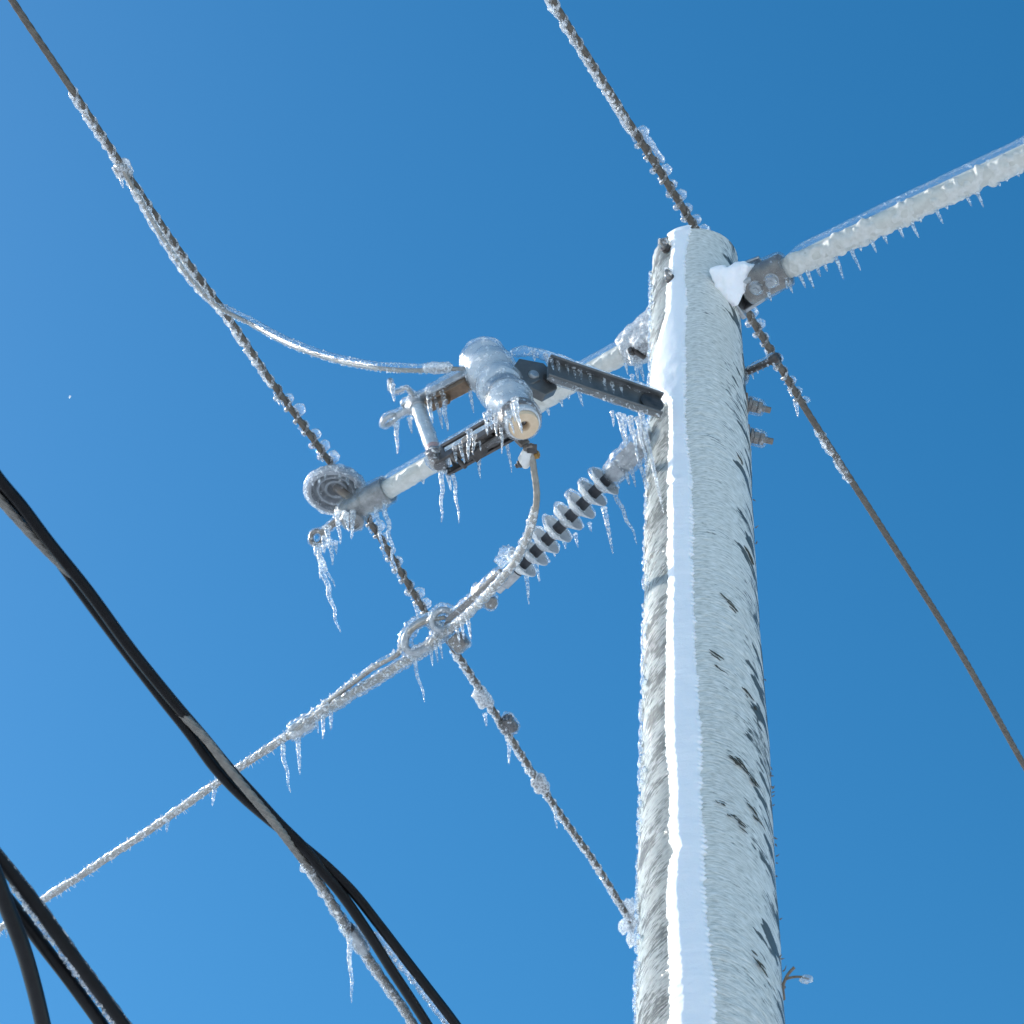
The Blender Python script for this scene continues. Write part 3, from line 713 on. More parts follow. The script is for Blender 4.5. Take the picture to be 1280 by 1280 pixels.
def left_arm():
    t = thing('fibreglass_arm', 'pale fibreglass arm sloping down to the bell insulator left of the pole', 'crossarm', AX + dL * 0.12, 'fibreglass arms on the pole')
    Ltot = np.linalg.norm(A_L - AX)
    MB().cyl(AX + dL * 0.13, AX + dL * Ltot, 0.0275, 28).build('rod', MAT['fibreglass'], t)
    P = fit(np.array([AX + dL * 0.22, AX + dL * (Ltot - 0.02)]), 0.006)
    ice_sleeve(P, 0.0325, 0.035, 14, 2, (0, 0, 0.0195), 28).build('ice_sleeve', MAT['ice_glaze'], t, smooth=70); rime_crust(P, 0.0280, 95, 0.14).build('rime_crust', MAT['rime_crust'], t, smooth=80)
    sidev = unit(np.cross(dL, V(0, 0, 1)))
    b = MB().lathe(AX + dL * 0.135, dL, [(0.030, 0), (0.046, 0), (0.045, 0.06), (0.041, 0.10), (0.034, 0.105), (0.030, 0.105)], 32, closed=True)
    g = MB()
    for sgn in (1, -1):
        g.bar(AX + dL * 0.100 + sidev * 0.048 * sgn, AX + dL * 0.19 + sidev * 0.034 * sgn + V(0, 0, -0.02), V(0, 0, 1), 0.045, 0.006)
    g.bar(AX + dL * 0.119 + V(0, 0, -0.09), AX + dL * 0.119 + V(0, 0, 0.06), sidev, 0.05, 0.007)
    br = b.build('mounting_bracket', MAT['galvanised'], t); g.build('bracket_plates', MAT['galvanised'], t, 0.003)
    ice_coat([b, g], 0.009, 0.008, 'ice_coat', MAT['ice_rime'], t, 0.6, 40, 5, 0.01)
    bt = MB(); p0 = at(792, 438, ZA - 0.05); bt.cyl(p0, at(806, 446, ZA - 0.05), 0.009, 12); hex_nut(bt, p0, dL, 0.014, 0.012); bt.build('bolt', MAT['dark_steel'], br, 0.001)
    for x, y, L, r in [(786, 437, 20, 4), (793, 450, 26, 3.4), (790, 470, 16, 2.4), (800, 455, 22, 3), (782, 455, 12, 2)]:
        drip(t, x, y, ZA - 0.04, L, r)
    for x, y, L in [(696, 508, 11), (717, 497, 24), (680, 518, 12), (740, 484, 9), (526, 600, 8), (705, 503, 7)]:
        k = np.interp(x, [470, 790], [Ltot, 0.2]); p = AX + dL * k + unit(-UP - dL * np.dot(-UP, dL)) * 0.023
        icicle(t, p, m_of(L, p), 2.9 * depth(p) / FPX, bend=0.05, lean=(0.2, 0.05, -1))
    # end casting that holds the insulator pin
    c = MB(); e = AX + dL * Ltot
    c.lathe(e - dL * 0.045, dL, [(0.029, 0), (0.040, 0.0), (0.041, 0.06), (0.036, 0.085), (0.034, 0.10), (0.036, 0.15), (0.030, 0.175), (0.012, 0.19), (0.0, 0.19)], 28)
    cup = at(441, 650, ZA - 0.035)
    c.lathe(cup + V(0, 0, 0.045), V(0, 0, -1), [(0.034, 0), (0.036, 0.03), (0.033, 0.055), (0.022, 0.062), (0.02, 0.05), (0.0, 0.05)], 26)
    c.build('end_casting', MAT['cast_metal'], t)
    rg = MB().torus(at(396, 672, ZA - 0.02), unit(V(0.3, 0.7, 0.55)), 0.020, 0.007, 26); rg.cyl(at(402, 666, ZA - 0.02), e + dL * 0.10, 0.010, 14)
    rg.build('eye_ring', MAT['weathered_steel'], t)
    ice_coat([c, rg], 0.006, 0.006, 'ice_coat', MAT['ice_glaze'], t, 0.8, 40, 7, 0.004)
    for x, y, L, r in [(421, 641, 36, 3.4), (429, 641, 22, 3), (441, 640, 30, 3.6), (413, 676, 28, 3.4), (419, 678, 14, 3), (399, 682, 40, 3.4), (409, 660, 24, 4), (434, 642, 16, 2.4), (405, 672, 20, 4)]:
        drip(t, x, y, ZA - 0.05, L, r)
    drip(t, 396, 683, ZA - 0.04, 95, 4.6, lean=(0.26, 0.1, -1), bend=0.1); drip(t, 393, 680, ZA - 0.04, 52, 3.0, lean=(0.42, 0.1, -1))
    drip(t, 470, 632, ZA - 0.04, 60, 3.2, lean=(0.16, 0.1, -1)); drip(t, 479, 626, ZA - 0.04, 84, 3.6, lean=(0.27, 0.1, -1), bend=0.1)
left_arm()

# ------------------------------------------------------------------ pin insulators
def bell(t, c, pin_end, iced=True):
    """upright bell insulator, rim at c, seen from below: nested skirts round a steel pin"""
    up = V(0, 0, 1)
    b = MB().lathe(c, up, [(0.079, 0.0), (0.0865, 0.004), (0.0865, 0.014), (0.080, 0.034), (0.060, 0.050), (0.040, 0.056), (0.044, 0.066), (0.038, 0.076), (0.018, 0.080), (0.0, 0.080)][::-1] +
                   [(0.073, 0.002), (0.071, 0.028), (0.061, 0.036), (0.058, 0.012), (0.054, 0.008), (0.050, 0.011), (0.047, 0.040), (0.036, 0.044), (0.034, 0.018), (0.030, 0.015), (0.026, 0.018), (0.023, 0.05), (0.0, 0.05)], 48)
    bl = b.build('porcelain_bell', MAT['bell_porcelain'], t)
    MB().cyl(c + up * 0.028, pin_end, 0.0125, 18).build('steel_pin', MAT['weathered_steel'], t)
    if iced:
        P = np.array([c + V(0.084 * math.cos(a), 0.084 * math.sin(a), 0.008) for a in np.linspace(0, 2 * math.pi, 120)])
        ice_sleeve(P, 0.0135, 0.25, 60, 3, (0, 0, 0.006), 14, ends=False).build('ice_rim', MAT['ice_wire'], bl)
        b2 = MB().lathe(c, up, [(0.089, 0.008), (0.089, 0.016), (0.083, 0.037), (0.063, 0.054), (0.048, 0.066), (0.042, 0.08), (0.0, 0.084)], 40)
        ice_coat([b2], 0.003, 0.007, 'ice_crust', MAT['ice_glaze'], bl, 0.8, 50, 9)
BELL = at(419, 617, 6.945)
pi1 = thing('pin_insulator', 'bell insulator with nested rings and icy rim at the tip of an arm', 'insulator', BELL, 'bell insulators under the wires')
bell(pi1, BELL, AX + dL * (np.linalg.norm(A_L - AX) + 0.06))
for a, L in ((-2.5, 0.02), (-2.15, 0.035), (-1.85, 0.022), (-1.3, 0.03), (-1.0, 0.04), (2.6, 0.018), (-0.6, 0.03), (1.6, 0.02), (1.2, 0.03), (0.9, 0.025)):
    icicle(pi1, BELL + V(0.078 * math.cos(a), 0.078 * math.sin(a), 0.004), L, 0.006, bend=0.05)
TOPI = V(0.085, 0.19, 7.222)
pi2 = thing('pin_insulator', 'insulator mostly hidden behind the pole top, carrying the wire from above', 'insulator', TOPI, 'bell insulators under the wires')
bell(pi2, TOPI, TOPI - V(0, 0, 0.08), False)
MB().bar(TOPI + V(0, 0, -0.07), V(0.075, 0.105, 6.98), V(1, 0, 0), 0.022, 0.005).bar(V(0.078, 0.108, 6.99), V(0.080, 0.112, 6.78), V(1, -0.6, 0), 0.022, 0.005).build('ridge_bracket', MAT['weathered_steel'], pi2, 0.002)

# ------------------------------------------------------------------ the two parallel overhead wires
WIRES = 'parallel overhead wires'
def top_wire():
    Zw = 7.30
    P = spline([at(672, -30, Zw), at(690, 0, Zw), at(778, 140, Zw), at(868, 283, Zw), at(942, 403, Zw), at(1000, 500, Zw), at(1110, 672, Zw), at(1200, 815, Zw), at(1282, 960, Zw - 0.01), at(1340, 1060, Zw - 0.02)], 0.02)
    P = run_on(P, 2.5, 5.0)
    t = thing('overhead_wire', 'bare twisted wire passing behind the pole top and on down to the right', 'wire', P[len(P) // 2], WIRES)
    strand_tube(P, 0.0108, 0.2, amp=0.3).build('conductor', MAT['aluminium_wire'], t)
    A = sub(P, (793, 170), (1002, 508))
    H, D, L = helix(A, 0.0120, 0.047)
    MB().tube(H, 0.0028, 8).build('tie_wrap', MAT['aluminium_wire'], t)
    tie_ice(A, 0.0115, 0.047, 0.0045, 0.0105, RIGHT_UP, seed=1, below=0.006).build('ice_beads', MAT['ice_bead'], t, smooth=80)
    Bq = sub(P, (672, -30), (795, 172))
    ice_sleeve(Bq, 0.0105, 0.5, 70, 4, LEFT_DN * 0.0075).build('ice_sleeve', MAT['ice_spiral'], t, smooth=80)
    tie_ice(Bq, 0.0085, 0.044, 0.0050, 0.003, LEFT_DN, seed=2, power=1.5).build('ice_spiral', MAT['ice_spiral'], t, smooth=80)
    droplets(sub(P, (690, 0), (1002, 508)), 0.014, 120, LEFT_DN, 0.002, 0.0052).build('ice_droplets', MAT['ice_bead'], t, kind='stuff')
    l = sub(P, (797, 165), (820, 208)); q = spline([l[0] + RIGHT_UP * 0.012, l[len(l) // 2] + RIGHT_UP * 0.022, l[-1] + RIGHT_UP * 0.022], 0.006)
    ice_sleeve(q, 0.0085, 0.3, 60, 6).build('ice_lug', MAT['ice_bead'], t, smooth=80)
    C = sub(P, (1022, 535), (1062, 605))
    droplets(C, 0.009, 46, LEFT_DN, 0.003, 0.0065, 0.5).build('ice_droplets', MAT['ice_bead'], t, kind='stuff')
    ice_sleeve(C, 0.0125, 0.4, 60, 8, LEFT_DN * 0.004).build('ice_sleeve', MAT['ice_wire'], t, smooth=80)
    drip(t, 995, 505, Zw - 0.01, 14, 3); drip(t, 987, 487, Zw - 0.01, 10, 2.4)
top_wire()

Z2 = 7.01
W2 = spline([at(-12, -45, Z2), at(15, 0, Z2), at(90, 112, Z2), at(165, 226, Z2), at(226, 316, Z2), at(285, 396, Z2), at(340, 478, Z2), at(415, 582, Z2), at(475, 672, Z2), at(530, 762, Z2), at(568, 812, Z2), at(620, 893, Z2), at(690, 1002, Z2), at(745, 1080, Z2), at(797, 1165, Z2 - 0.01), at(900, 1330, Z2 - 0.02)], 0.02)
W2 = run_on(W2, 2.0, 5.0)
def left_wire():
    t = thing('overhead_wire', 'beaded icy wire passing over the bell insulator and down behind the pole', 'wire', W2[len(W2) // 2], WIRES)
    strand_tube(W2, 0.0098, 0.2, amp=0.3).build('conductor', MAT['aluminium_wire'], t)
    A = sub(W2, (342, 482), (535, 765))
    H, D, L = helix(A, 0.0120, 0.050); MB().tube(H, 0.0028, 8).build('tie_wrap', MAT['aluminium_wire'], t)
    tie_ice(A, 0.0115, 0.050, 0.0045, 0.0105, RIGHT_UP, seed=3, below=0.006).build('ice_beads', MAT['ice_bead'], t, smooth=80)
    B1 = sub(W2, (92, 113), (345, 484))
    ice_sleeve(B1, 0.0098, 0.5, 70, 14, LEFT_DN * 0.0065).build('ice_sleeve', MAT['ice_spiral'], t, smooth=80)
    tie_ice(B1, 0.0080, 0.048, 0.0050, 0.003, LEFT_DN, seed=4, power=1.5).build('ice_spiral', MAT['ice_spiral'], t, smooth=80)
    droplets(B1, 0.013, 70, LEFT_DN, 0.002, 0.0045).build('ice_droplets', MAT['ice_bead'], t, kind='stuff')
    droplets(A, 0.014, 70, LEFT_DN, 0.002, 0.0055).build('ice_droplets', MAT['ice_bead'], t, kind='stuff')
    B2 = sub(W2, (566, 810), (797, 1165))
    ice_sleeve(B2, 0.0095, 0.55, 70, 15, LEFT_DN * 0.006).build('ice_sleeve', MAT['ice_spiral'], t, smooth=80)
    tie_ice(B2, 0.0085, 0.052, 0.0050, 0.004, LEFT_DN, seed=5, power=1.5).build('ice_spiral', MAT['ice_spiral'], t, smooth=80)
    droplets(B2, 0.013, 80, LEFT_DN, 0.003, 0.0065).build('ice_droplets', MAT['ice_bead'], t, kind='stuff')
    mb = MB()
    for i in range(26):
        p = at(rng.normal(793, 6), rng.normal(1152, 13), Z2); mb.blob(p, rng.uniform(0.012, 0.026), (1, 1, 1.3), 10, 0.5)
    mb.build('ice_lump', MAT['ice_rime'], t)
    for x, y, L in [(788, 1160, 16), (795, 1162, 22), (636, 930, 24), (692, 1005, 26), (520, 757, 16), (606, 893, 14), (346, 494, 14), (352, 500, 9)]:
        drip(t, x, y, Z2, L, 2.6)
left_wire()

def clamp_thing(x, y, z, P, label, half, w_, h_, mat, frac_side=V(0, 0, 1), icy=0.006, rime='ice_clear'):
    i = nearest(P, x, y); T = unit(P[min(i + 2, len(P) - 1)] - P[max(i - 2, 0)]); c = at(x, y, z)
    t = thing('wire_clamp', label, 'clamp', c, 'clamps on the iced wires')
    s_ = unit(np.cross(T, FW)); n_ = np.cross(T, s_)
    barrel = lambda o, r_, hl: MB().lathe(o - T * hl, T, [(0, 0), (r_ * 0.8, 0), (r_, hl * 0.12), (r_, hl * 0.75), (r_ * 0.86, hl * 0.82), (r_ * 0.86, hl * 1.18), (r_, hl * 1.25), (r_, hl * 1.88), (r_ * 0.8, hl * 2), (0, hl * 2)], 20)
    b = barrel(c + s_ * w_ * 0.25, w_ * 0.95, half); b2 = barrel(c - s_ * w_ * 1.0, w_ * 0.6, half * 0.82); b3 = MB().box(c - s_ * w_ * 0.4, T, s_, n_, half * 0.45, w_ * 0.75, h_ * 0.5)
    cb = b.build('clamp_body', mat, t, 0.002); b2.build('clamp_jaw', mat, t, 0.002); b3.build('clamp_web', mat, t, 0.002); b.merge(b2).merge(b3)
    p = c - s_ * w_ * 0.4 - n_ * h_ * 0.2; bo = MB().lathe(p, -n_, [(0, 0), (0.0085, 0), (0.0085, h_ * 0.8), (0.012, h_ * 0.8), (0.012, h_ * 0.8 + 0.008), (0.006, h_ * 0.8 + 0.009), (0.006, h_ * 0.8 + 0.016), (0, h_ * 0.8 + 0.016)], 12)
    bo.build('clamp_bolt', MAT['dark_steel'], cb)
    ice_coat([b], icy, 0.005, 'ice_coat', MAT[rime], t, 0.8, 60, int(x), 0.004)
    return t
t_ = clamp_thing(154, 212, Z2, W2, 'ice encrusted clamp with a stubby icicle where the jumper leaves the wire', 0.020, 0.013, 0.012, MAT['weathered_steel'], rime='ice_rime', icy=0.007)
drip(t_, 151, 218, Z2, 19, 3.2); drip(t_, 163, 226, Z2, 10, 3); drip(t_, 146, 205, Z2, 8, 3.4)
clamp_thing(604, 872, Z2, W2, 'pale ice coated clamp on the beaded wire just below the wire crossing', 0.038, 0.014, 0.016, MAT['galvanised'], rime='ice_rime', icy=0.007)
clamp_thing(636, 905, Z2, W2, 'dark brown clamp sitting on the beaded wire between two paler clamps', 0.030, 0.020, 0.016, MAT['dark_steel'])
clamp_thing(676, 980, Z2, W2, 'brown grey sleeve clamp on the beaded wire, lowest and closest to the pole', 0.034, 0.015, 0.015, MAT['weathered_steel'], rime='ice_rime')

# ------------------------------------------------------------------ fused cutout
ZB = 6.30
WC = depth(at(690, 462, ZB)) - 0.03
PB, PT = aw(656, 533, WC - 0.165), aw(601, 446, WC + 0.165)
UA = unit(PT - PB); LB = float(np.linalg.norm(PT - PB))
def cutout():
    t = thing('fuse_cutout', 'ice glazed fuse cutout with a beige hollow end on a steel bracket', 'fuse cutout', (PB + PT) / 2)
    k = LB / 0.39
    body = MB().lathe(PB, UA, [(0.0, 0.03), (0.036, 0.028), (0.038, 0.012), (0.043, 0.014), (0.045, 0.03 * k), (0.045, 0.10 * k), (0.054, 0.125 * k), (0.053, 0.14 * k), (0.046, 0.155 * k), (0.046, 0.19 * k), (0.056, 0.205 * k), (0.055, 0.225 * k), (0.047, 0.245 * k), (0.049, 0.27 * k), (0.061, 0.29 * k), (0.060, 0.31 * k), (0.052, 0.33 * k), (0.058, 0.355 * k), (0.055, 0.378 * k), (0.04, 0.395 * k), (0.0, 0.40 * k)], 40)
    body.build('porcelain_body', MAT['porcelain'], t)
    ce = MB().lathe(PB, UA, [(0.0125, 0.035), (0.0125, 0.003), (0.0145, 0.0), (0.034, 0.0), (0.0365, 0.003), (0.0375, 0.026)], 40, closed=True)
    ceo = ce.build('ceramic_end', MAT['bare_ceramic'], t)
    MB().lathe(PB, UA, [(0.0, 0.027), (0.0124, 0.0265), (0.0124, 0.0262), (0.0, 0.026)], 20).build('bore_shade', MAT['dark_steel'], ceo)  # dark disc standing in for the shade deep in the hole
    # steel bands
    sideL = unit(at(560, 560, PB[2]) - at(650, 515, PB[2]))
    band = MB().lathe(PB + UA * 0.030, UA, [(0.044, 0), (0.049, 0), (0.049, 0.030), (0.044, 0.030)], 40, closed=True)
    band.build('lower_band', MAT['brown_contact'], t)
    band2 = MB().lathe(PB + UA * 0.168 * k, UA, [(0.045, 0), (0.0505, 0), (0.0505, 0.028), (0.045, 0.028)], 40, closed=True); band2.build('middle_band', MAT['galvanised'], t)
    ice_coat([body], 0.0065, 0.006, 'ice_coat', MAT['ice_rime_thin'], t, 0.55, 38, 11, 0.004)
    # mounting bracket: channel from the pole, hexagonal end plate
    b0, b1 = at(826, 510, ZB), at(684, 462, ZB)
    bt_ = unit(b1 - b0); up = V(0, 0, 1); fr = unit(np.cross(bt_, up))
    if np.dot(fr, FW) > 0: fr = -fr
    h = 0.034
    ch = MB()
    ch.bar(b0 - up * 0.0, b1, up, h, 0.004)                                   # web
    ch.bar(b0 + up * (h + 0.0005) + fr * 0.009, b1 + up * (h + 0.0005) + fr * 0.009, fr, 0.014, 0.0035)
    ch.bar(b0 - up * (h + 0.0005) + fr * 0.006, b1 - up * (h + 0.0005) + fr * 0.006, fr, 0.011, 0.0035)
    ch.build('bracket_channel', MAT['channel_steel'], t, 0.003)
    MB().lathe(b0 + bt_ * 0.028 + fr * 0.006, fr, [(0.0, 0), (0.030, 0), (0.032, 0.004), (0.026, 0.008), (0.0, 0.006)], 26).build('open_end_shade', MAT['dark_steel'], t)  # dark disc painted in for the shade inside the open channel end
    pc = at(668, 472, ZB - 0.01) + fr * 0.006
    hx = MB(); r6 = [pc + bt_ * a + up * b_ for a, b_ in ((-0.055, 0.030), (-0.02, 0.062), (0.045, 0.048), (0.060, 0.005), (0.035, -0.045), (-0.03, -0.060), (-0.06, -0.02))]
    n6 = len(r6); hx.add(r6 + [p - fr * 0.026 for p in r6], [tuple(range(n6)), tuple(range(2 * n6 - 1, n6 - 1, -1))] + [(i, n6 + i, n6 + (i + 1) % n6, (i + 1) % n6) for i in range(n6)])
    hxo = hx.build('end_plate', MAT['channel_steel'], t, 0.002)
    mid = PB + UA * 0.18 * k
    MB().bar(pc - fr * 0.004, mid + unit(pc - mid) * 0.045, up, 0.022, 0.008).build('band_lug', MAT['channel_steel'], t, 0.002)
    bo = MB(); bp = pc + fr * 0.0 + up * -0.002 + bt_ * 0.005
    bo.lathe(bp, fr, [(0.0, 0.0), (0.014, 0.0), (0.014, 0.004), (0.011, 0.009), (0.0, 0.011)], 22); bo.build('bolt', MAT['galvanised'], hxo)
    MB().cyl(pc + bt_ * -0.035 + up * 0.004, pc + bt_ * -0.035 + up * 0.004 + fr * 0.003, 0.016, 20).build('hole_shade', MAT['dark_steel'], hxo)  # no real opening: a dark disc on the plate imitates its shade
    # ice roof on the channel
    P = spline([b0 + up * (h + 0.008) + fr * 0.006, lerp(b0, b1, 0.5) + up * (h + 0.009) + fr * 0.006, b1 + up * (h + 0.012) + fr * 0.006, b1 + bt_ * 0.05 + up * (h + 0.006) + fr * 0.006, b1 + bt_ * 0.10 + up * (h - 0.02) + fr * 0.006], 0.005)
    ice_sleeve(P, 0.013, 0.2, 40, 20, seg=16).build('ice_roof', MAT['ice_clear'], t, smooth=80)
    P = spline([b0 - up * (h + 0.006) + fr * 0.004, b1 - up * (h + 0.006) + fr * 0.004], 0.005)
    ice_sleeve(P, 0.0075, 0.3, 40, 21).build('ice_edge', MAT['ice_clear'], t, smooth=80)
    for x, y, L, r in [(663, 447, 12, 3), (678, 451, 14, 3), (685, 456, 15, 2.6), (693, 460, 13, 2.6), (705, 465, 11, 2.4), (713, 468, 12, 2.4), (721, 471, 15, 2.8), (733, 476, 14, 2.6), (750, 482, 27, 3.4), (760, 486, 20, 3.2), (771, 490, 25, 3.2), (792, 500, 130, 4.0)]:
        p = at(x, y, ZB + 0.03) + fr * 0.02; icicle(t, p, m_of(L, p), r * depth(p) / FPX, bend=0.05)
    for x, y, L, r in [(765, 515, 17, 2.4), (773, 518, 42, 3.2), (779, 520, 32, 3), (788, 522, 50, 3.2), (796, 524, 48, 3.2), (785, 523, 22, 2.4)]:
        p = at(x, y, ZB - 0.035); icicle(t, p, m_of(L, p), r * depth(p) / FPX, bend=0.08)
    # upper contact arm
    zu = PB[2] + 0.30 * UA[2] * k; 
    up_a, up_b = PB + UA * 0.34 * k, None
    U0, U1 = at(594, 466, zu), at(507, 512, zu)
    zl = PB[2] + 0.03
    L0, L1 = at(640, 531, zl), at(550, 580, zl)
    du = unit(U1 - U0); su = unit(np.cross(du, UA)); nu = np.cross(du, su)
    ua = MB().bar(U0, U1, su, 0.021, 0.004)
    ua.bar(U0 + su * 0.020 - UA * 0.011, lerp(U0, U1, 0.62) + su * 0.020 - UA * 0.011, UA, 0.012, 0.003)
    ua.bar(U0 - su * 0.020 - UA * 0.011, lerp(U0, U1, 0.62) - su * 0.020 - UA * 0.011, UA, 0.012, 0.003)
    ua.build('upper_contact', MAT['galvanised'], t, 0.0015)
    uc = MB().bar(lerp(U0, U1, 0.14) - UA * 0.032, lerp(U0, U1, 0.72) - UA * 0.030, su, 0.017, 0.010)
    uc.bar(lerp(U0, U1, 0.45) - UA * 0.05, lerp(U0, U1, 0.70) - UA * 0.045, su, 0.010, 0.012)
    uc.build('contact_clip', MAT['brown_contact'], t, 0.003)
    ice_coat([ua], 0.008, 0.006, 'ice_coat', MAT['ice_clear'], t, 0.4, 45, 13, 0.006)
    hk = MB().tube(spline([at(488, 474, zu), at(488, 484, zu), at(493, 490, zu), at(501, 488, zu), at(507, 485, zu), at(516, 493, zu), at(522, 500, zu)], 0.003), 0.0052, 10)
    hk.build('load_hook', MAT['galvanised'], t); ice_coat([hk], 0.005, 0.004, 'hook_ice', MAT['ice_clear'], t, 0.5, 70, 17)
    # fuse tube between the two contacts
    F0, F1 = at(521, 507, zu - 0.015), at(546, 573, zl + 0.01)
    fd = unit(F1 - F0); FL = np.linalg.norm(F1 - F0)
    ft = MB().tube(np.array([F0, lerp(F0, F1, 0.97)]), 0.0175, 24).build('fuse_tube', MAT['fuse_tube'], t)
    MB().tube(np.array([lerp(F0, F1, 0.80), lerp(F0, F1, 0.90)]), 0.0180, 24).build('tube_label', MAT['red_label'], ft)
    fe = MB().tube(np.array([F0 - fd * 0.030, F0 - fd * 0.012, F0 + fd * 0.012, F0 + fd * 0.014]), np.array([0.014, 0.022, 0.022, 0.018]), 24); fe.build('upper_ferrule', MAT['galvanised'], ft)
    fl = MB().tube(np.array([lerp(F0, F1, 0.93), F1, F1 + fd * 0.03]), np.array([0.021, 0.022, 0.015]), 24)
    fl.cyl(F1 - su * 0.034 + fd * 0.008, F1 + su * 0.034 + fd * 0.008, 0.010, 16); fl.build('lower_trunnion', MAT['dark_steel'], ft)
    pr = MB().torus(at(487, 525, zu - 0.02), unit(UA * 0.8 - FW * 0.5), 0.021, 0.006, 30); pr.cyl(at(497, 519, zu - 0.02), F0, 0.008, 12)
    pr.build('pull_ring', MAT['galvanised'], t)
    ice_coat([fe, pr], 0.006, 0.005, 'ring_ice', MAT['ice_clear'], t, 0.5, 50, 19, 0.005)
    ice_coat([MB().tube(np.array([lerp(F0, F1, 0.1), lerp(F0, F1, 0.93)]), 0.018, 24)], 0.0025, 0.005, 'tube_ice', MAT['ice_clear'], t, 0.7, 60, 20)
    ice_coat([fl], 0.008, 0.006, 'hinge_ice', MAT['ice_bead'], t, 0.7, 50, 23)
    # lower hinge frame: two rails, links, latch and trunnion hooks
    dl = unit(L1 - L0); sl_ = unit(np.cross(dl, UA))
    hf = MB()
    for sg in (-1, 1):
        hf.bar(L0 + UA * 0.034 + sl_ * 0.026 * sg, lerp(L0, L1, 0.86) + UA * 0.030 + sl_ * 0.024 * sg, UA, 0.006, 0.0035)
        hf.bar(lerp(L0, L1, 0.86) + UA * 0.030 + sl_ * 0.024 * sg, lerp(L0, L1, 0.88) - UA * 0.014 + sl_ * 0.024 * sg, dl, 0.006, 0.0035)
        hf.bar(L0 - UA * 0.012 + sl_ * 0.026 * sg, L1 - UA * 0.016 + sl_ * 0.024 * sg, UA, 0.011, 0.004)
    hf.bar(lerp(L0, L1, 0.30) - UA * 0.012 - sl_ * 0.026, lerp(L0, L1, 0.30) - UA * 0.012 + sl_ * 0.026, dl, 0.012, 0.008)
    hf.build('hinge_frame', MAT['dark_steel'], t, 0.0015)
    tg = MB().bar(lerp(L0, L1, -0.05) + UA * 0.012, lerp(L0, L1, 0.45) + UA * 0.004, sl_, 0.016, 0.010)
    tg.cyl(lerp(L0, L1, 0.55) - sl_ * 0.03, lerp(L0, L1, 0.55) + sl_ * 0.03, 0.012, 18); tg.bar(lerp(L0, L1, 0.50), lerp(L0, L1, 0.84) - UA * 0.004, sl_, 0.012, 0.007)
    tg.build('toggle_lever', MAT['weathered_steel'], t, 0.002)
    lt = MB().bar(lerp(L0, L1, 0.42) - UA * 0.028, lerp(L0, L1, 0.62) - UA * 0.052, sl_, 0.013, 0.006); lt.bar(lerp(L0, L1, 0.05) - UA * 0.022, lerp(L0, L1, 0.70) - UA * 0.034, sl_, 0.011, 0.004)
    lt.cyl(lerp(L0, L1, 0.78) - UA * 0.024 - sl_ * 0.03, lerp(L0, L1, 0.78) - UA * 0.024 + sl_ * 0.03, 0.006, 12)
    lt.build('latch', MAT['dark_steel'], t, 0.0015)
    P = spline([L0 + UA * 0.055 - dl * 0.02, lerp(L0, L1, 0.5) + UA * 0.054, lerp(L0, L1, 0.84) + UA * 0.044, lerp(L0, L1, 0.97) + UA * 0.018, lerp(L0, L1, 1.0) - UA * 0.005], 0.005)
    a = np.linspace(0, 2 * np.pi, 20, endpoint=False)
    ice_sleeve(P, 0.019, 0.22, 38, 24, seg=18).build('ice_roof', MAT['ice_clear'], t, smooth=80)
    ice_sleeve(spline([L0 - UA * 0.024, lerp(L0, L1, 0.6) - UA * 0.03], 0.005), 0.007, 0.5, 60, 25, seg=12).build('ice_edge', MAT['ice_clear'], t, smooth=80)
    for x, y, L, r in [(552, 590, 64, 3.4), (566, 588, 60, 3.0), (598, 568, 30, 2.8), (586, 540, 32, 3.4), (606, 518, 26, 3), (612, 515, 20, 3), (634, 515, 30, 2.8), (626, 530, 36, 2.6), (634, 556, 34, 2.4), (593, 545, 20, 3), (576, 556, 22, 3), (568, 560, 18, 3), (619, 520, 26, 3), (640, 505, 22, 2.6), (599, 548, 16, 2.6), (559, 590, 24, 3.2)]:
        p = at(x, y, zl + 0.01) - FW * 0.03; icicle(t, p, m_of(L, p), r * depth(p) / FPX, bend=0.14)
    p = aw(643, 500, WC - 0.22); icicle(t, p, m_of(40, p), 0.0075)
    for x, y, L, r in [(495, 530, 38, 3.4), (512, 524, 17, 3), (535, 492, 36, 4.2), (553, 487, 50, 4.2), (549, 512, 26, 2.6), (586, 480, 36, 3), (490, 482, 20, 3.4), (544, 492, 24, 3.4), (524, 520, 14, 2.6)]:
        p = at(x, y, zu - 0.02); icicle(t, p, m_of(L, p), r * depth(p) / FPX, bend=0.1)
    # terminal below the body
    zt = PB[2] - 0.005
    q0 = at(659, 557, zt)
    dn = unit(-UP - UA * np.dot(-UP, UA)); tc = MB().bar(PB + UA * 0.045 + dn * 0.048, q0 + UA * 0.012 + dn * 0.004, unit(np.cross(UA, dn)), 0.014, 0.005); tc.bar(q0, at(664, 568, zt), sl_, 0.012, 0.007); tc.build('terminal_lug', MAT['weathered_steel'], t, 0.0015)
    tw = MB().tube(np.array([at(660, 562, zt), at(657, 574, zt), at(657, 583, zt)]), np.array([0.012, 0.019, 0.009]), 18); tw.build('terminal_clamp', MAT['white_plastic'], t)
    tb = MB().cyl(at(660, 571, zt), at(674, 567, zt), 0.0075, 12); hex_nut(tb, at(668, 569, zt), unit(at(674, 567, zt) - at(660, 571, zt)), 0.012, 0.01); tb.build('brass_bolt', MAT['brass'], t, 0.001)
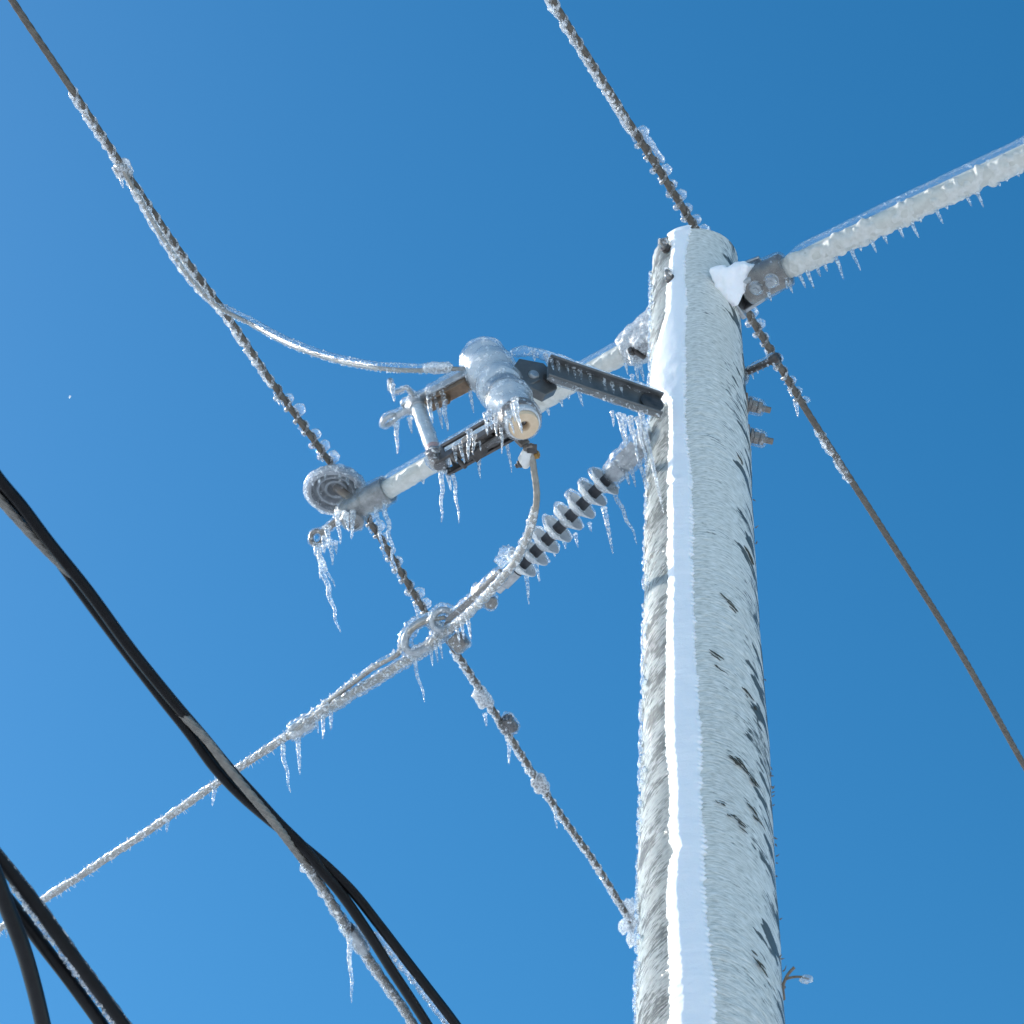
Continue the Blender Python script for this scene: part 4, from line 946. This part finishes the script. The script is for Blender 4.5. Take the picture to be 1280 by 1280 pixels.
    td = MB().box(at(665, 561, zt), RT, UP, FW, 0.012, 0.011, 0.010); td.cyl(at(656, 577, zt), at(645, 583, zt), 0.006, 12); hex_nut(td, at(652, 579, zt), unit(at(645, 583, zt) - at(656, 577, zt)), 0.011, 0.008); td.build('terminal_nut', MAT['dark_steel'], t, 0.0015)
    return zu, zt
ZU, ZT = cutout()

# ------------------------------------------------------------------ jumper wires
def jumper_tap():
    P = spline([at(150, 206, Z2 - 0.01), at(166, 234, Z2 - 0.02), at(200, 292, Z2 - 0.03), at(236, 346, Z2 - 0.03), at(270, 381, Z2 - 0.03), at(310, 403, Z2 - 0.08), at(370, 434, lerp(Z2, ZU, 0.45)), at(430, 453, lerp(Z2, ZU, 0.7)), at(480, 461, lerp(Z2, ZU, 0.88)), at(525, 463, ZU + 0.03), at(566, 461, ZU + 0.01), at(590, 462, ZU)], 0.01)
    t = thing('jumper_wire', 'curved jumper in a clear ice tube swooping to the top of the fuse cutout', 'wire', P[len(P) // 2], 'jumper wires at the fuse cutout')
    strand_tube(P, 0.0058, 0.09).build('conductor', MAT['bare_neutral'], t)
    A = sub(P, (275, 384), (566, 461))
    ice_sleeve(A, 0.0125, 0.10, 30, 40, UP * 0.0055, 18).build('ice_sleeve', MAT['ice_tube'], t, smooth=80)
    B = sub(P, (165, 232), (277, 386))
    ice_sleeve(B, 0.0105, 0.3, 60, 41, LEFT_DN * 0.002).build('ice_sleeve', MAT['ice_wire'], t, smooth=80)
    droplets(A, 0.0062, 110, -UP, 0.0018, 0.004, 0.4).build('ice_droplets', MAT['ice_bead'], t, kind='stuff')
    droplets(A, 0.0165, 34, UP, 0.0015, 0.0035, 0.4).build('ice_droplets', MAT['ice_bead'], t, kind='stuff')
    ice_sleeve(sub(P, (528, 463), (568, 461)), 0.0155, 0.15, 60, 43, UP * 0.004).build('rime_sleeve', MAT['ice_rime'], t, smooth=80)
jumper_tap()

ZL = 6.30
def jumper_down():
    P = spline([at(663, 555, ZT + 0.01), at(667, 585, ZT - 0.02), at(671, 620, ZT - 0.06), at(664, 660, ZT - 0.07), at(645, 702, ZT - 0.06), at(610, 744, ZT - 0.03), at(565, 785, ZL - 0.04), at(505, 829, ZL - 0.02), at(440, 868, ZL - 0.015), at(385, 902, ZL - 0.01), at(360, 922, ZL - 0.006)], 0.01)
    t = thing('jumper_wire', 'jumper wire dropping from below the beige cutout end and curving along the iced line', 'wire', P[len(P) // 3], 'jumper wires at the fuse cutout')
    strand_tube(P, 0.0085, 0.11).build('conductor', MAT['bare_neutral'], t)
    A = sub(P, (672, 632), (380, 906))
    ice_sleeve(A, 0.0118, 0.28, 60, 44, -RT * 0.003).build('ice_sleeve', MAT['ice_wire'], t, smooth=80)
    droplets(A, 0.012, 130, UP - RT, 0.002, 0.005, 0.8).build('ice_droplets', MAT['ice_bead'], t, kind='stuff')
    B = sub(P, (560, 788), (380, 906))
    ice_sleeve(B, 0.0105, 0.4, 60, 47, UP * -0.008).build('ice_sleeve', MAT['ice_clear'], t, smooth=80)
    for x, y, L, r in [(517, 822, 46, 2.8), (539, 806, 24, 2.8), (546, 803, 22, 2.6), (552, 797, 22, 2.6), (571, 781, 20, 2.6), (578, 776, 18, 2.6), (585, 770, 24, 3), (416, 885, 22, 3), (404, 890, 28, 3), (396, 897, 16, 2.6)]:
        i = nearest(P, x, y); p = P[i] + V(0, 0, -0.008); icicle(t, p, m_of(L, p), r * depth(p) / FPX, bend=0.1)
    return P
JD = jumper_down()

# ------------------------------------------------------------------ strain insulator, thimble and dead-ended line
ZI = 6.17
I0, I1 = at(806, 552, ZL), at(622, 737, ZI)
ID = unit(I1 - I0); IL = float(np.linalg.norm(I1 - I0))
def strain_insulator():
    t = thing('strain_insulator', 'string of pale grey insulator discs on a dark core between the pole and the line', 'insulator', I0)
    kx = lambda x: IL * (806 - x) / (806 - 622)
    MB().cyl(I0 + ID * kx(774), I0 + ID * kx(640), 0.0155, 20).build('core', MAT['silicone_core'], t)
    for i in range(8):
        x = np.interp(i, [0, 7], [755, 652])
        o = I0 + ID * kx(x)
        R = 0.0455 - 0.0015 * (i % 2)
        sh = MB().lathe(o, -ID, [(0.0160, -0.016), (0.021, -0.011), (R, 0.006), (R + 0.001, 0.0085), (R - 0.002, 0.0095), (0.021, -0.003), (0.0160, 0.004)], 36)
        so_ = sh.build('shed', MAT['silicone'], t)
        P = np.array([o - ID * 0.006 + (R + 0.001) * (math.cos(a) * UPI + math.sin(a) * np.cross(ID, UPI)) for a in np.linspace(-2.4, 2.4, 60)])
        ice_sleeve(P, 0.0075, 0.5, 50, 60 + i).build('shed_ice', MAT['ice_bead'], so_)
    e0 = MB().lathe(I0, ID, [(0.0, -0.02), (0.026, -0.02), (0.026, 0.012), (0.018, 0.02), (0.018, kx(778)), (0.024, kx(776)), (0.024, kx(766)), (0.017, kx(763)), (0, kx(763))], 24)
    e0.box(I0 + ID * kx(788), ID, unit(np.cross(ID, FW)), FW, 0.03, 0.026, 0.016)
    e0.build('pole_fitting', MAT['galvanised'], t)
    e1 = MB().lathe(I0 + ID * kx(646), ID, [(0.0, 0), (0.019, 0), (0.019, 0.05), (0.014, 0.055), (0.014, 0.075), (0.0, 0.075)], 20); e1.build('line_fitting', MAT['galvanised'], t)
    ice_coat([e0], 0.010, 0.007, 'ice_coat', MAT['ice_clear'], t, 0.5, 40, 31, 0.008)
    for x, y in ((640, 693), (627, 700), (632, 690)):
        MB().blob(at(x, y, ZL + 0.02), 0.016, (1.2, 1.2, 1.1), 12, 0.5).build('ice_bead', MAT['ice_bead'], t)
    for x, y, L, r in [(755, 636, 48, 3.6), (768, 612, 70, 3.2), (719, 668, 14, 2.6), (658, 722, 28, 2.8), (670, 704, 24, 2.8), (737, 655, 9, 2.4), (692, 686, 10, 2.4), (798, 570, 38, 3.4), (781, 585, 22, 3.6), (788, 580, 26, 3), (705, 676, 9, 2.4)]:
        drip(t, x, y, ZL - 0.03, L, r)
UPI = unit(UP - ID * np.dot(UP, ID))
strain_insulator()

L3 = spline([at(548, 800, ZL), at(470, 848, ZL), at(380, 907, ZL), at(300, 960, ZL), at(180, 1043, ZL), at(60, 1122, ZL), at(-10, 1167, ZL), at(-120, 1238, ZL - 0.01)], 0.02)
L3 = run_on(L3, 0, 4.0)
def dead_end():
    t = thing('line_grip', 'looped wire grip and ice filled thimble where the insulator string meets the line', 'line grip', at(545, 790, ZL))
    y0 = at(628, 716, ZL)
    lk = MB().bar(y0, at(560, 776, ZL), UPI, 0.008, 0.006); lk.cyl(y0, at(600, 741, ZL), 0.013, 16)
    lk.cyl(at(596, 738, ZL + 0.03), at(610, 752, ZL - 0.03), 0.012, 16); hex_nut(lk, at(612, 752, ZL - 0.03), unit(at(612, 752, ZL - 0.03) - at(596, 738, ZL + 0.03)), 0.018, 0.014)
    lk.build('clevis_link', MAT['weathered_steel'], t, 0.001)
    ice_coat([lk], 0.008, 0.006, 'link_ice', MAT['ice_clear'], t, 0.4, 45, 33, 0.008)
    c = at(527, 795, ZL); s_ = unit(np.cross(ID, V(0, 0, 1)))
    nrm = unit(-FW + V(0, 0, 0.2)); a1 = unit(ID - nrm * np.dot(ID, nrm)); b1 = np.cross(nrm, a1)
    P = np.array([c + a1 * 0.055 * math.cos(x) + b1 * 0.034 * math.sin(x) for x in np.linspace(0, 2 * math.pi, 60)])
    th_ = MB().tube(P, 0.0105, 12, cap=False); th_.build('thimble', MAT['galvanised'], t)
    P2 = np.array([at(553, 775, ZL) + a1 * 0.030 * math.cos(x) + b1 * 0.026 * math.sin(x) for x in np.linspace(0, 2 * math.pi, 50)])
    sh = MB().tube(P2, 0.009, 12, cap=False); sh.build('shackle', MAT['galvanised'], t)
    ice_coat([th_, sh], 0.009, 0.006, 'thimble_ice', MAT['ice_clear'], t, 0.9, 75, 35, 0.004)
    g1 = spline([at(556, 772, ZL), at(535, 776, ZL), at(512, 790, ZL), at(503, 806, ZL), at(498, 817, ZL), at(470, 833, ZL), at(440, 855, ZL + 0.004), at(410, 878, ZL + 0.008), at(380, 903, ZL + 0.01)], 0.01)
    g2 = spline([at(520, 812, ZL), at(540, 800, ZL), at(560, 784, ZL), at(560, 772, ZL)], 0.01)
    strand_tube(g1, 0.0062, 0.1).build('grip_leg', MAT['bare_neutral'], t)
    strand_tube(spline([at(560, 776, ZL), at(548, 798, ZL), at(505, 825, ZL), at(440, 865, ZL + 0.004), at(385, 901, ZL + 0.008)], 0.01), 0.0062, 0.1).build('grip_leg', MAT['bare_neutral'], t)
    A = sub(g1, (505, 800), (380, 903))
    ice_sleeve(A, 0.0095, 0.3, 60, 36, UP * 0.004).build('ice_sleeve', MAT['ice_clear'], t, smooth=80)
    mb = MB()
    for i in range(70):
        k = rng.integers(0, len(A)); p = A[k]; d = unit(UP * 1.0 + RT * rng.normal(0.15, 0.3) + FW * rng.normal(0, 0.4)); L = rng.uniform(0.008, 0.024)
        mb.tube(np.array([p, p + d * L * 0.5, p + d * L]), np.array([0.0035, 0.0032, 0.0015]), 6)
    mb.build('ice_spikes', MAT['ice_rime'], t, kind='stuff')
    fl_ = at(574, 803, ZL - 0.05)
    ll = MB().box(fl_, ID, UPI, np.cross(ID, UPI), 0.020, 0.022, 0.016); ll.build('lower_shackle', MAT['weathered_steel'], t, 0.004)
    ice_coat([ll], 0.006, 0.006, 'shackle_ice', MAT['ice_clear'], t, 0.6, 50, 37)
dead_end()

def line3():
    t = thing('overhead_wire', 'frost whiskered line running down left from the insulator string behind the black cable', 'wire', L3[len(L3) // 2])
    strand_tube(L3, 0.0095, 0.13).build('conductor', MAT['bare_neutral'], t)
    A = sub(L3, (385, 905), (-120, 1238))
    ice_sleeve(A, 0.0125, 0.22, 60, 70, UP * 0.003).build('ice_sleeve', MAT['ice_wire'], t, smooth=80)
    ice_sleeve(sub(L3, (545, 800), (385, 905)), 0.0135, 0.3, 50, 72, UP * 0.002).build('ice_sleeve', MAT['ice_clear'], t, smooth=80)
    mb = MB(); P = fit(A, 0.004)
    for i in range(700):
        k = rng.integers(0, len(P)); p = P[k]; s_ = 1 if rng.random() < 0.8 else -0.7
        d = unit(UP * s_ + RT * rng.normal(0.2, 0.45) + FW * rng.normal(0, 0.6)); L = rng.uniform(0.014, 0.026)
        mb.tube(np.array([p, p + d * L]), np.array([0.0022, 0.0006]), 4)
    mb.build('frost_whiskers', MAT['ice_rime'], t, kind='stuff')
    for x, y, L, r in [(372, 918, 46, 3.6), (352, 928, 52, 3.4), (268, 985, 18, 3.2), (209, 1026, 12, 2.6), (8, 1160, 10, 2.6)]:
        drip(t, x, y, ZL - 0.01, L, r, bend=0.15)
line3()
t_ = clamp_thing(377, 910, ZL - 0.005, L3, 'silvery clamp in clear ice on the frost whiskered line above two icicles', 0.045, 0.015, 0.015, MAT['galvanised'], icy=0.007)

# ------------------------------------------------------------------ bolts and small fittings on the pole
for x0, y0, x1, y1, lab in ((921, 497, 963, 513, 'upper of two rusty grey bolt ends on the right side of the pole'), (930, 541, 966, 552, 'lower of two rusty grey bolt ends on the right side of the pole')):
    zb = {497: 6.49, 541: 6.36}[y0]
    rr_ = R_pole(zb); e = aw(x1, y1, depth(V(0.12, 0.0, zb)) + 0.02); a = V(0.105, 0.012, 0) + V(0, 0, e[2] + 0.006)
    d = unit(e - a); LL_ = np.linalg.norm(e - a)
    t = thing('through_bolt', lab, 'bolt', a, 'through bolts of the pole')
    MB().cyl(a - d * 0.02, e, 0.0085, 16).build('bolt_shank', MAT['weathered_steel'], t)
    MB().box(e - d * 0.068, d, UP, np.cross(d, UP), 0.003, 0.029, 0.029).build('square_washer', MAT['weathered_steel'], t, 0.002)
    MB().cyl(e - d * 0.062, e - d * 0.054, 0.021, 20).build('lock_washer', MAT['weathered_steel'], t, 0.001)
    hex_nut(MB(), e - d * 0.052, d, 0.018, 0.014).build('nut', MAT['weathered_steel'], t, 0.0015)
    hex_nut(MB(), e - d * 0.036, d, 0.0175, 0.012).build('nut', MAT['weathered_steel'], t, 0.0015)
    ice_coat([MB().cyl(e - d * 0.07, e - d * 0.02, 0.02, 16)], 0.004, 0.005, 'ice_coat', MAT['ice_glaze'], t, 0.8, 60, 41)

def side_rod():
    zr = 6.62
    a, b = V(0.11, 0.02, 0), None
    a = at(915, 474, zr); b = at(975, 446, zr)
    d = unit(b - a)
    t = thing('stub_rod', 'short dark steel rod rimmed with tiny icicles, sticking out of the pole to a wire', 'steel rod', a)
    r = MB().cyl(a, b, 0.0095, 14); r.lathe(b - d * 0.03, d, [(0, 0), (0.014, 0.002), (0.015, 0.026), (0.009, 0.03), (0, 0.03)], 16)
    r.build('rod', MAT['dark_steel'], t)
    h = MB().lathe(a - d * 0.01, d, [(0, 0), (0.03, 0), (0.03, 0.016), (0.021, 0.022), (0.02, 0.045), (0.012, 0.05), (0, 0.05)], 20); h.box(a + d * 0.012 - V(0, 0, 0.03), d, V(0, 0, 1), np.cross(d, V(0, 0, 1)), 0.008, 0.04, 0.02)
    h.build('rod_base', MAT['dark_steel'], t, 0.002)
    ice_coat([h], 0.009, 0.006, 'base_ice', MAT['ice_clear'], t, 0.6, 50, 43)
    ice_sleeve(spline([a + d * 0.04, b], 0.005), 0.011, 0.35, 60, 81, UP * 0.007).build('ice_sleeve', MAT['ice_bead'], t)
    for i in range(7):
        p = lerp(a, b, 0.3 + 0.11 * i) + V(0, 0, -0.007); icicle(t, p, rng.uniform(0.01, 0.03), 0.004, bend=0.05)
side_rod()
def hook(x, y, lab):
    zc = at(x, y, 6.9); d0 = ray(x, y)
    # on the pole's face
    k = 6.0
    for k in np.linspace(5.5, 7.2, 3000):
        p = CAM + d0 * k
        if math.hypot(p[0], p[1]) < R_pole(p[2]) + 0.004: break
    n = unit(V(p[0], p[1], 0)); t = thing('screw_hook', lab, 'hook', p, 'small hooks at the pole top')
    h = MB().tube(spline([p - n * 0.02, p + n * 0.012, p + n * 0.022 + V(0, 0, 0.006), p + n * 0.022 + V(0, 0, 0.018), p + n * 0.010 + V(0.004, 0, 0.022)], 0.003), 0.0045, 10)
    h.build('hook_wire', MAT['weathered_steel'], t)
    MB().cyl(p - n * 0.004, p + n * 0.010, 0.014, 14).build('hook_flange', MAT['dark_steel'], t, 0.001)
    ice_coat([h], 0.007, 0.005, 'ice_coat', MAT['ice_bead'], t, 0.8, 60, int(x))
hook(839, 350, 'ice coated hook poking from the snow edge near the top of the pole')
hook(833, 311, 'tiny ice coated hook at the upper left rim of the pole')

def twig():
    base = at(976, 1250, 4.58); base = V(R_pole(4.6) - 0.002, 0.0, 4.60)
    wdp = depth(base)
    t = thing('dry_twig', 'small dry twig with an icy tip at the right edge of the pole', 'twig', base)
    q = lambda x, y: aw(x, y, wdp)
    m = MB(); m.tube(spline([base, q(980, 1250), q(979, 1232), q(985, 1218), q(993, 1209)], 0.004), 0.0032, 7)
    p = spline([q(982, 1224), q(988, 1222), q(1000, 1221), q(1012, 1224)], 0.004); m.tube(p, np.linspace(0.003, 0.002, len(p)), 7); m.build('stem', MAT['twig_bark'], t)
    MB().blob(q(1008, 1224), 0.009, (1.5, 1.1, 1.0), 12, 0.4).build('ice_blob', MAT['ice_rime'], t)
twig()

# ------------------------------------------------------------------ twisted service cables nearer the camera
def px_path(pts, z, ext=2.2):
    P = spline([at(x, y, z + (dz if len(q) else 0)) for x, y, dz, *q in [(a[0], a[1], a[2] if len(a) > 2 else 0.0, 1) for a in pts]], 0.012)
    return run_on(P, ext, ext) if ext else P
ZS = 4.62
def service_cable():
    t = thing('service_cable', 'long black twisted cable with a bare grey strand and a long icicle', 'cable', at(290, 965, ZS), 'black service cables')
    up = 0.016
    bl1 = px_path([(-45, 540), (-20, 572), (0, 600), (27, 632), (60, 676, -0.004), (109, 737, -0.008), (164, 812, -0.006), (219, 880, 0), (255, 922, 0.012), (287, 961, up), (318, 995, up), (349, 1029, up * 0.8), (381, 1061, 0.004), (402, 1088, 0), (427, 1118, -0.004), (459, 1164, -0.006), (490, 1213, -0.008), (521, 1260, -0.008), (560, 1322, -0.008)], ZS)
    bl2 = px_path([(-40, 553), (-14, 588), (8, 617, up), (36, 653, up), (66, 690, up), (102, 740, 0.01), (158, 815, 0.010), (205, 876, 0.006), (236, 915, 0), (268, 959, -0.004), (300, 993, 0.0), (332, 1021, 0.012), (366, 1048, up), (404, 1079, up), (440, 1114, 0.014), (473, 1155, 0.012), (506, 1198, 0.01), (537, 1238, 0.008), (567, 1277, 0.008), (600, 1325, 0.008)], ZS)
    ne = px_path([(-50, 562), (-22, 594), (-2, 622, -0.004), (27, 655, -0.002), (58, 688, 0.0), (86, 716, 0.01), (118, 757, 0.022), (160, 808, 0.026), (200, 862, 0.02), (228, 893, 0.0), (257, 923, -0.010), (284, 958, -0.012), (313, 993, -0.012), (340, 1025, -0.010), (367, 1060, 0.0), (384, 1082, 0.0), (404, 1110, 0.004), (430, 1152, 0.006), (443, 1170, 0.006), (466, 1205, 0.006), (498, 1250, 0.006), (530, 1300, 0.006), (545, 1324, 0.006)], ZS)
    MB().tube(bl1, 0.0104, 18).build('black_conductor', MAT['black_jacket'], t)
    MB().tube(bl2, 0.0104, 18).build('black_conductor', MAT['black_jacket'], t)
    strand_tube(ne, 0.0085, 0.15, 6, amp=0.3).build('neutral_strand', MAT['grey_strand'], t)
    A = sub(ne, (380, 1080), (545, 1324))
    ice_sleeve(A, 0.0104, 0.35, 70, 90, LEFT_DN * 0.003).build('ice_sleeve', MAT['ice_wire'], t, smooth=80)
    k = 0
    for q in np.linspace(0.0, 0.97, 40):
        p = A[int(q * (len(A) - 1))]
        if rng.random() < 0.85: icicle(t, p - RT * 0.005 + V(0, 0, -0.002), rng.uniform(0.008, 0.026), rng.uniform(0.0025, 0.0045), bend=0.1, lean=(0.3, 0.1, -1))
    # sleeve connector and its icicle
    i = nearest(ne, 447, 1172); T = unit(ne[i + 2] - ne[i - 2]); c = ne[i]
    sv = MB().lathe(c - T * 0.035, T, [(0, 0), (0.010, 0), (0.0135, 0.006), (0.0135, 0.066), (0.010, 0.072), (0, 0.072)], 20); sv.build('sleeve_connector', MAT['galvanised'], t)
    MB().lathe(c - T * 0.045, T, [(0, 0), (0.011, 0.0), (0.011, 0.011), (0, 0.011)], 14).build('connector_cap', MAT['dark_steel'], t)
    ice_coat([sv], 0.0045, 0.004, 'connector_ice', MAT['ice_clear'], t, 0.6, 80, 51)
    cc = at(431, 1158, ZS); MB().blob(cc, 0.0125, (1, 1, 1.15), 16, 0.4).build('ice_knob', MAT['ice_bead'], t)
    p = at(435, 1163, ZS); icicle(t, p, m_of(72, p), 0.0062, bend=0.04)
    # ice between the two black conductors near the frame edge
    B = sub(bl2, (480, 1166), (600, 1325)) - RT * 0.012
    ice_sleeve(B, 0.009, 0.45, 80, 93, LEFT_DN * 0.002).build('ice_ridge', MAT['ice_clear'], t, smooth=80)
    droplets(B, 0.009, 50, LEFT_DN, 0.002, 0.004, 0.8).build('ice_droplets', MAT['ice_bead'], t, kind='stuff')
service_cable()
ZC = 4.25
def corner_cables():
    t = thing('service_cable', 'thick black cable pair with glittering ice between in the bottom left corner', 'cable', at(70, 1170, ZC), 'black service cables')
    c1 = px_path([(-70, 985), (-30, 1037), (3, 1078), (45, 1131), (95, 1200), (150, 1275), (200, 1345)], ZC)
    c2 = px_path([(-60, 1040), (-20, 1090, 0.01), (14, 1130, 0.012), (56, 1185, 0.006), (86, 1224), (132, 1288), (180, 1360)], ZC)
    MB().tube(c1, 0.0128, 20).build('black_conductor', MAT['black_jacket'], t)
    MB().tube(c2, 0.0122, 20).build('black_conductor', MAT['black_jacket'], t)
    mid = px_path([(15, 1103), (30, 1125), (62, 1170), (95, 1214), (134, 1265), (190, 1345)], ZC - 0.006, 0)
    ice_sleeve(mid, 0.0060, 0.7, 80, 95).build('ice_ridge', MAT['ice_wire'], t, smooth=80)
    droplets(mid, 0.006, 130, -FW, 0.0018, 0.0042, 1.0).build('ice_droplets', MAT['ice_bead'], t, kind='stuff')
    e = c1 + RT * 0.0105 + UP * 0.004
    ice_sleeve(e, 0.0028, 0.5, 90, 97).build('ice_edge', MAT['ice_clear'], t, smooth=80)
    for x, y in ((33, 1143), (60, 1183), (121, 1262), (15, 1117), (75, 1205)):
        p = mid[nearest(mid, x, y)] - FW * 0.004; icicle(t, p, rng.uniform(0.012, 0.022), 0.0045, bend=0.05)
    t2 = thing('service_cable', 'single smooth black cable dropping steeply out of the bottom left corner', 'cable', at(28, 1180, ZC - 0.1), 'black service cables')
    c3 = px_path([(-60, 985), (-28, 1045), (-10, 1085), (8, 1132), (28, 1184), (42, 1232), (54, 1282), (68, 1350)], ZC - 0.06)
    MB().tube(c3, 0.0145, 22).build('black_jacket', MAT['black_jacket'], t2)
corner_cables()

def chip():
    c = at(87.5, 496, 7.6)
    t = thing('ice_chip', 'tiny white speck of ice falling through the open sky at left', 'ice chip', c)
    MB().blob(c, 0.0042, (0.8, 0.8, 1.4), 8, 0.6).build('chip', MAT['snow'], t)
chip()
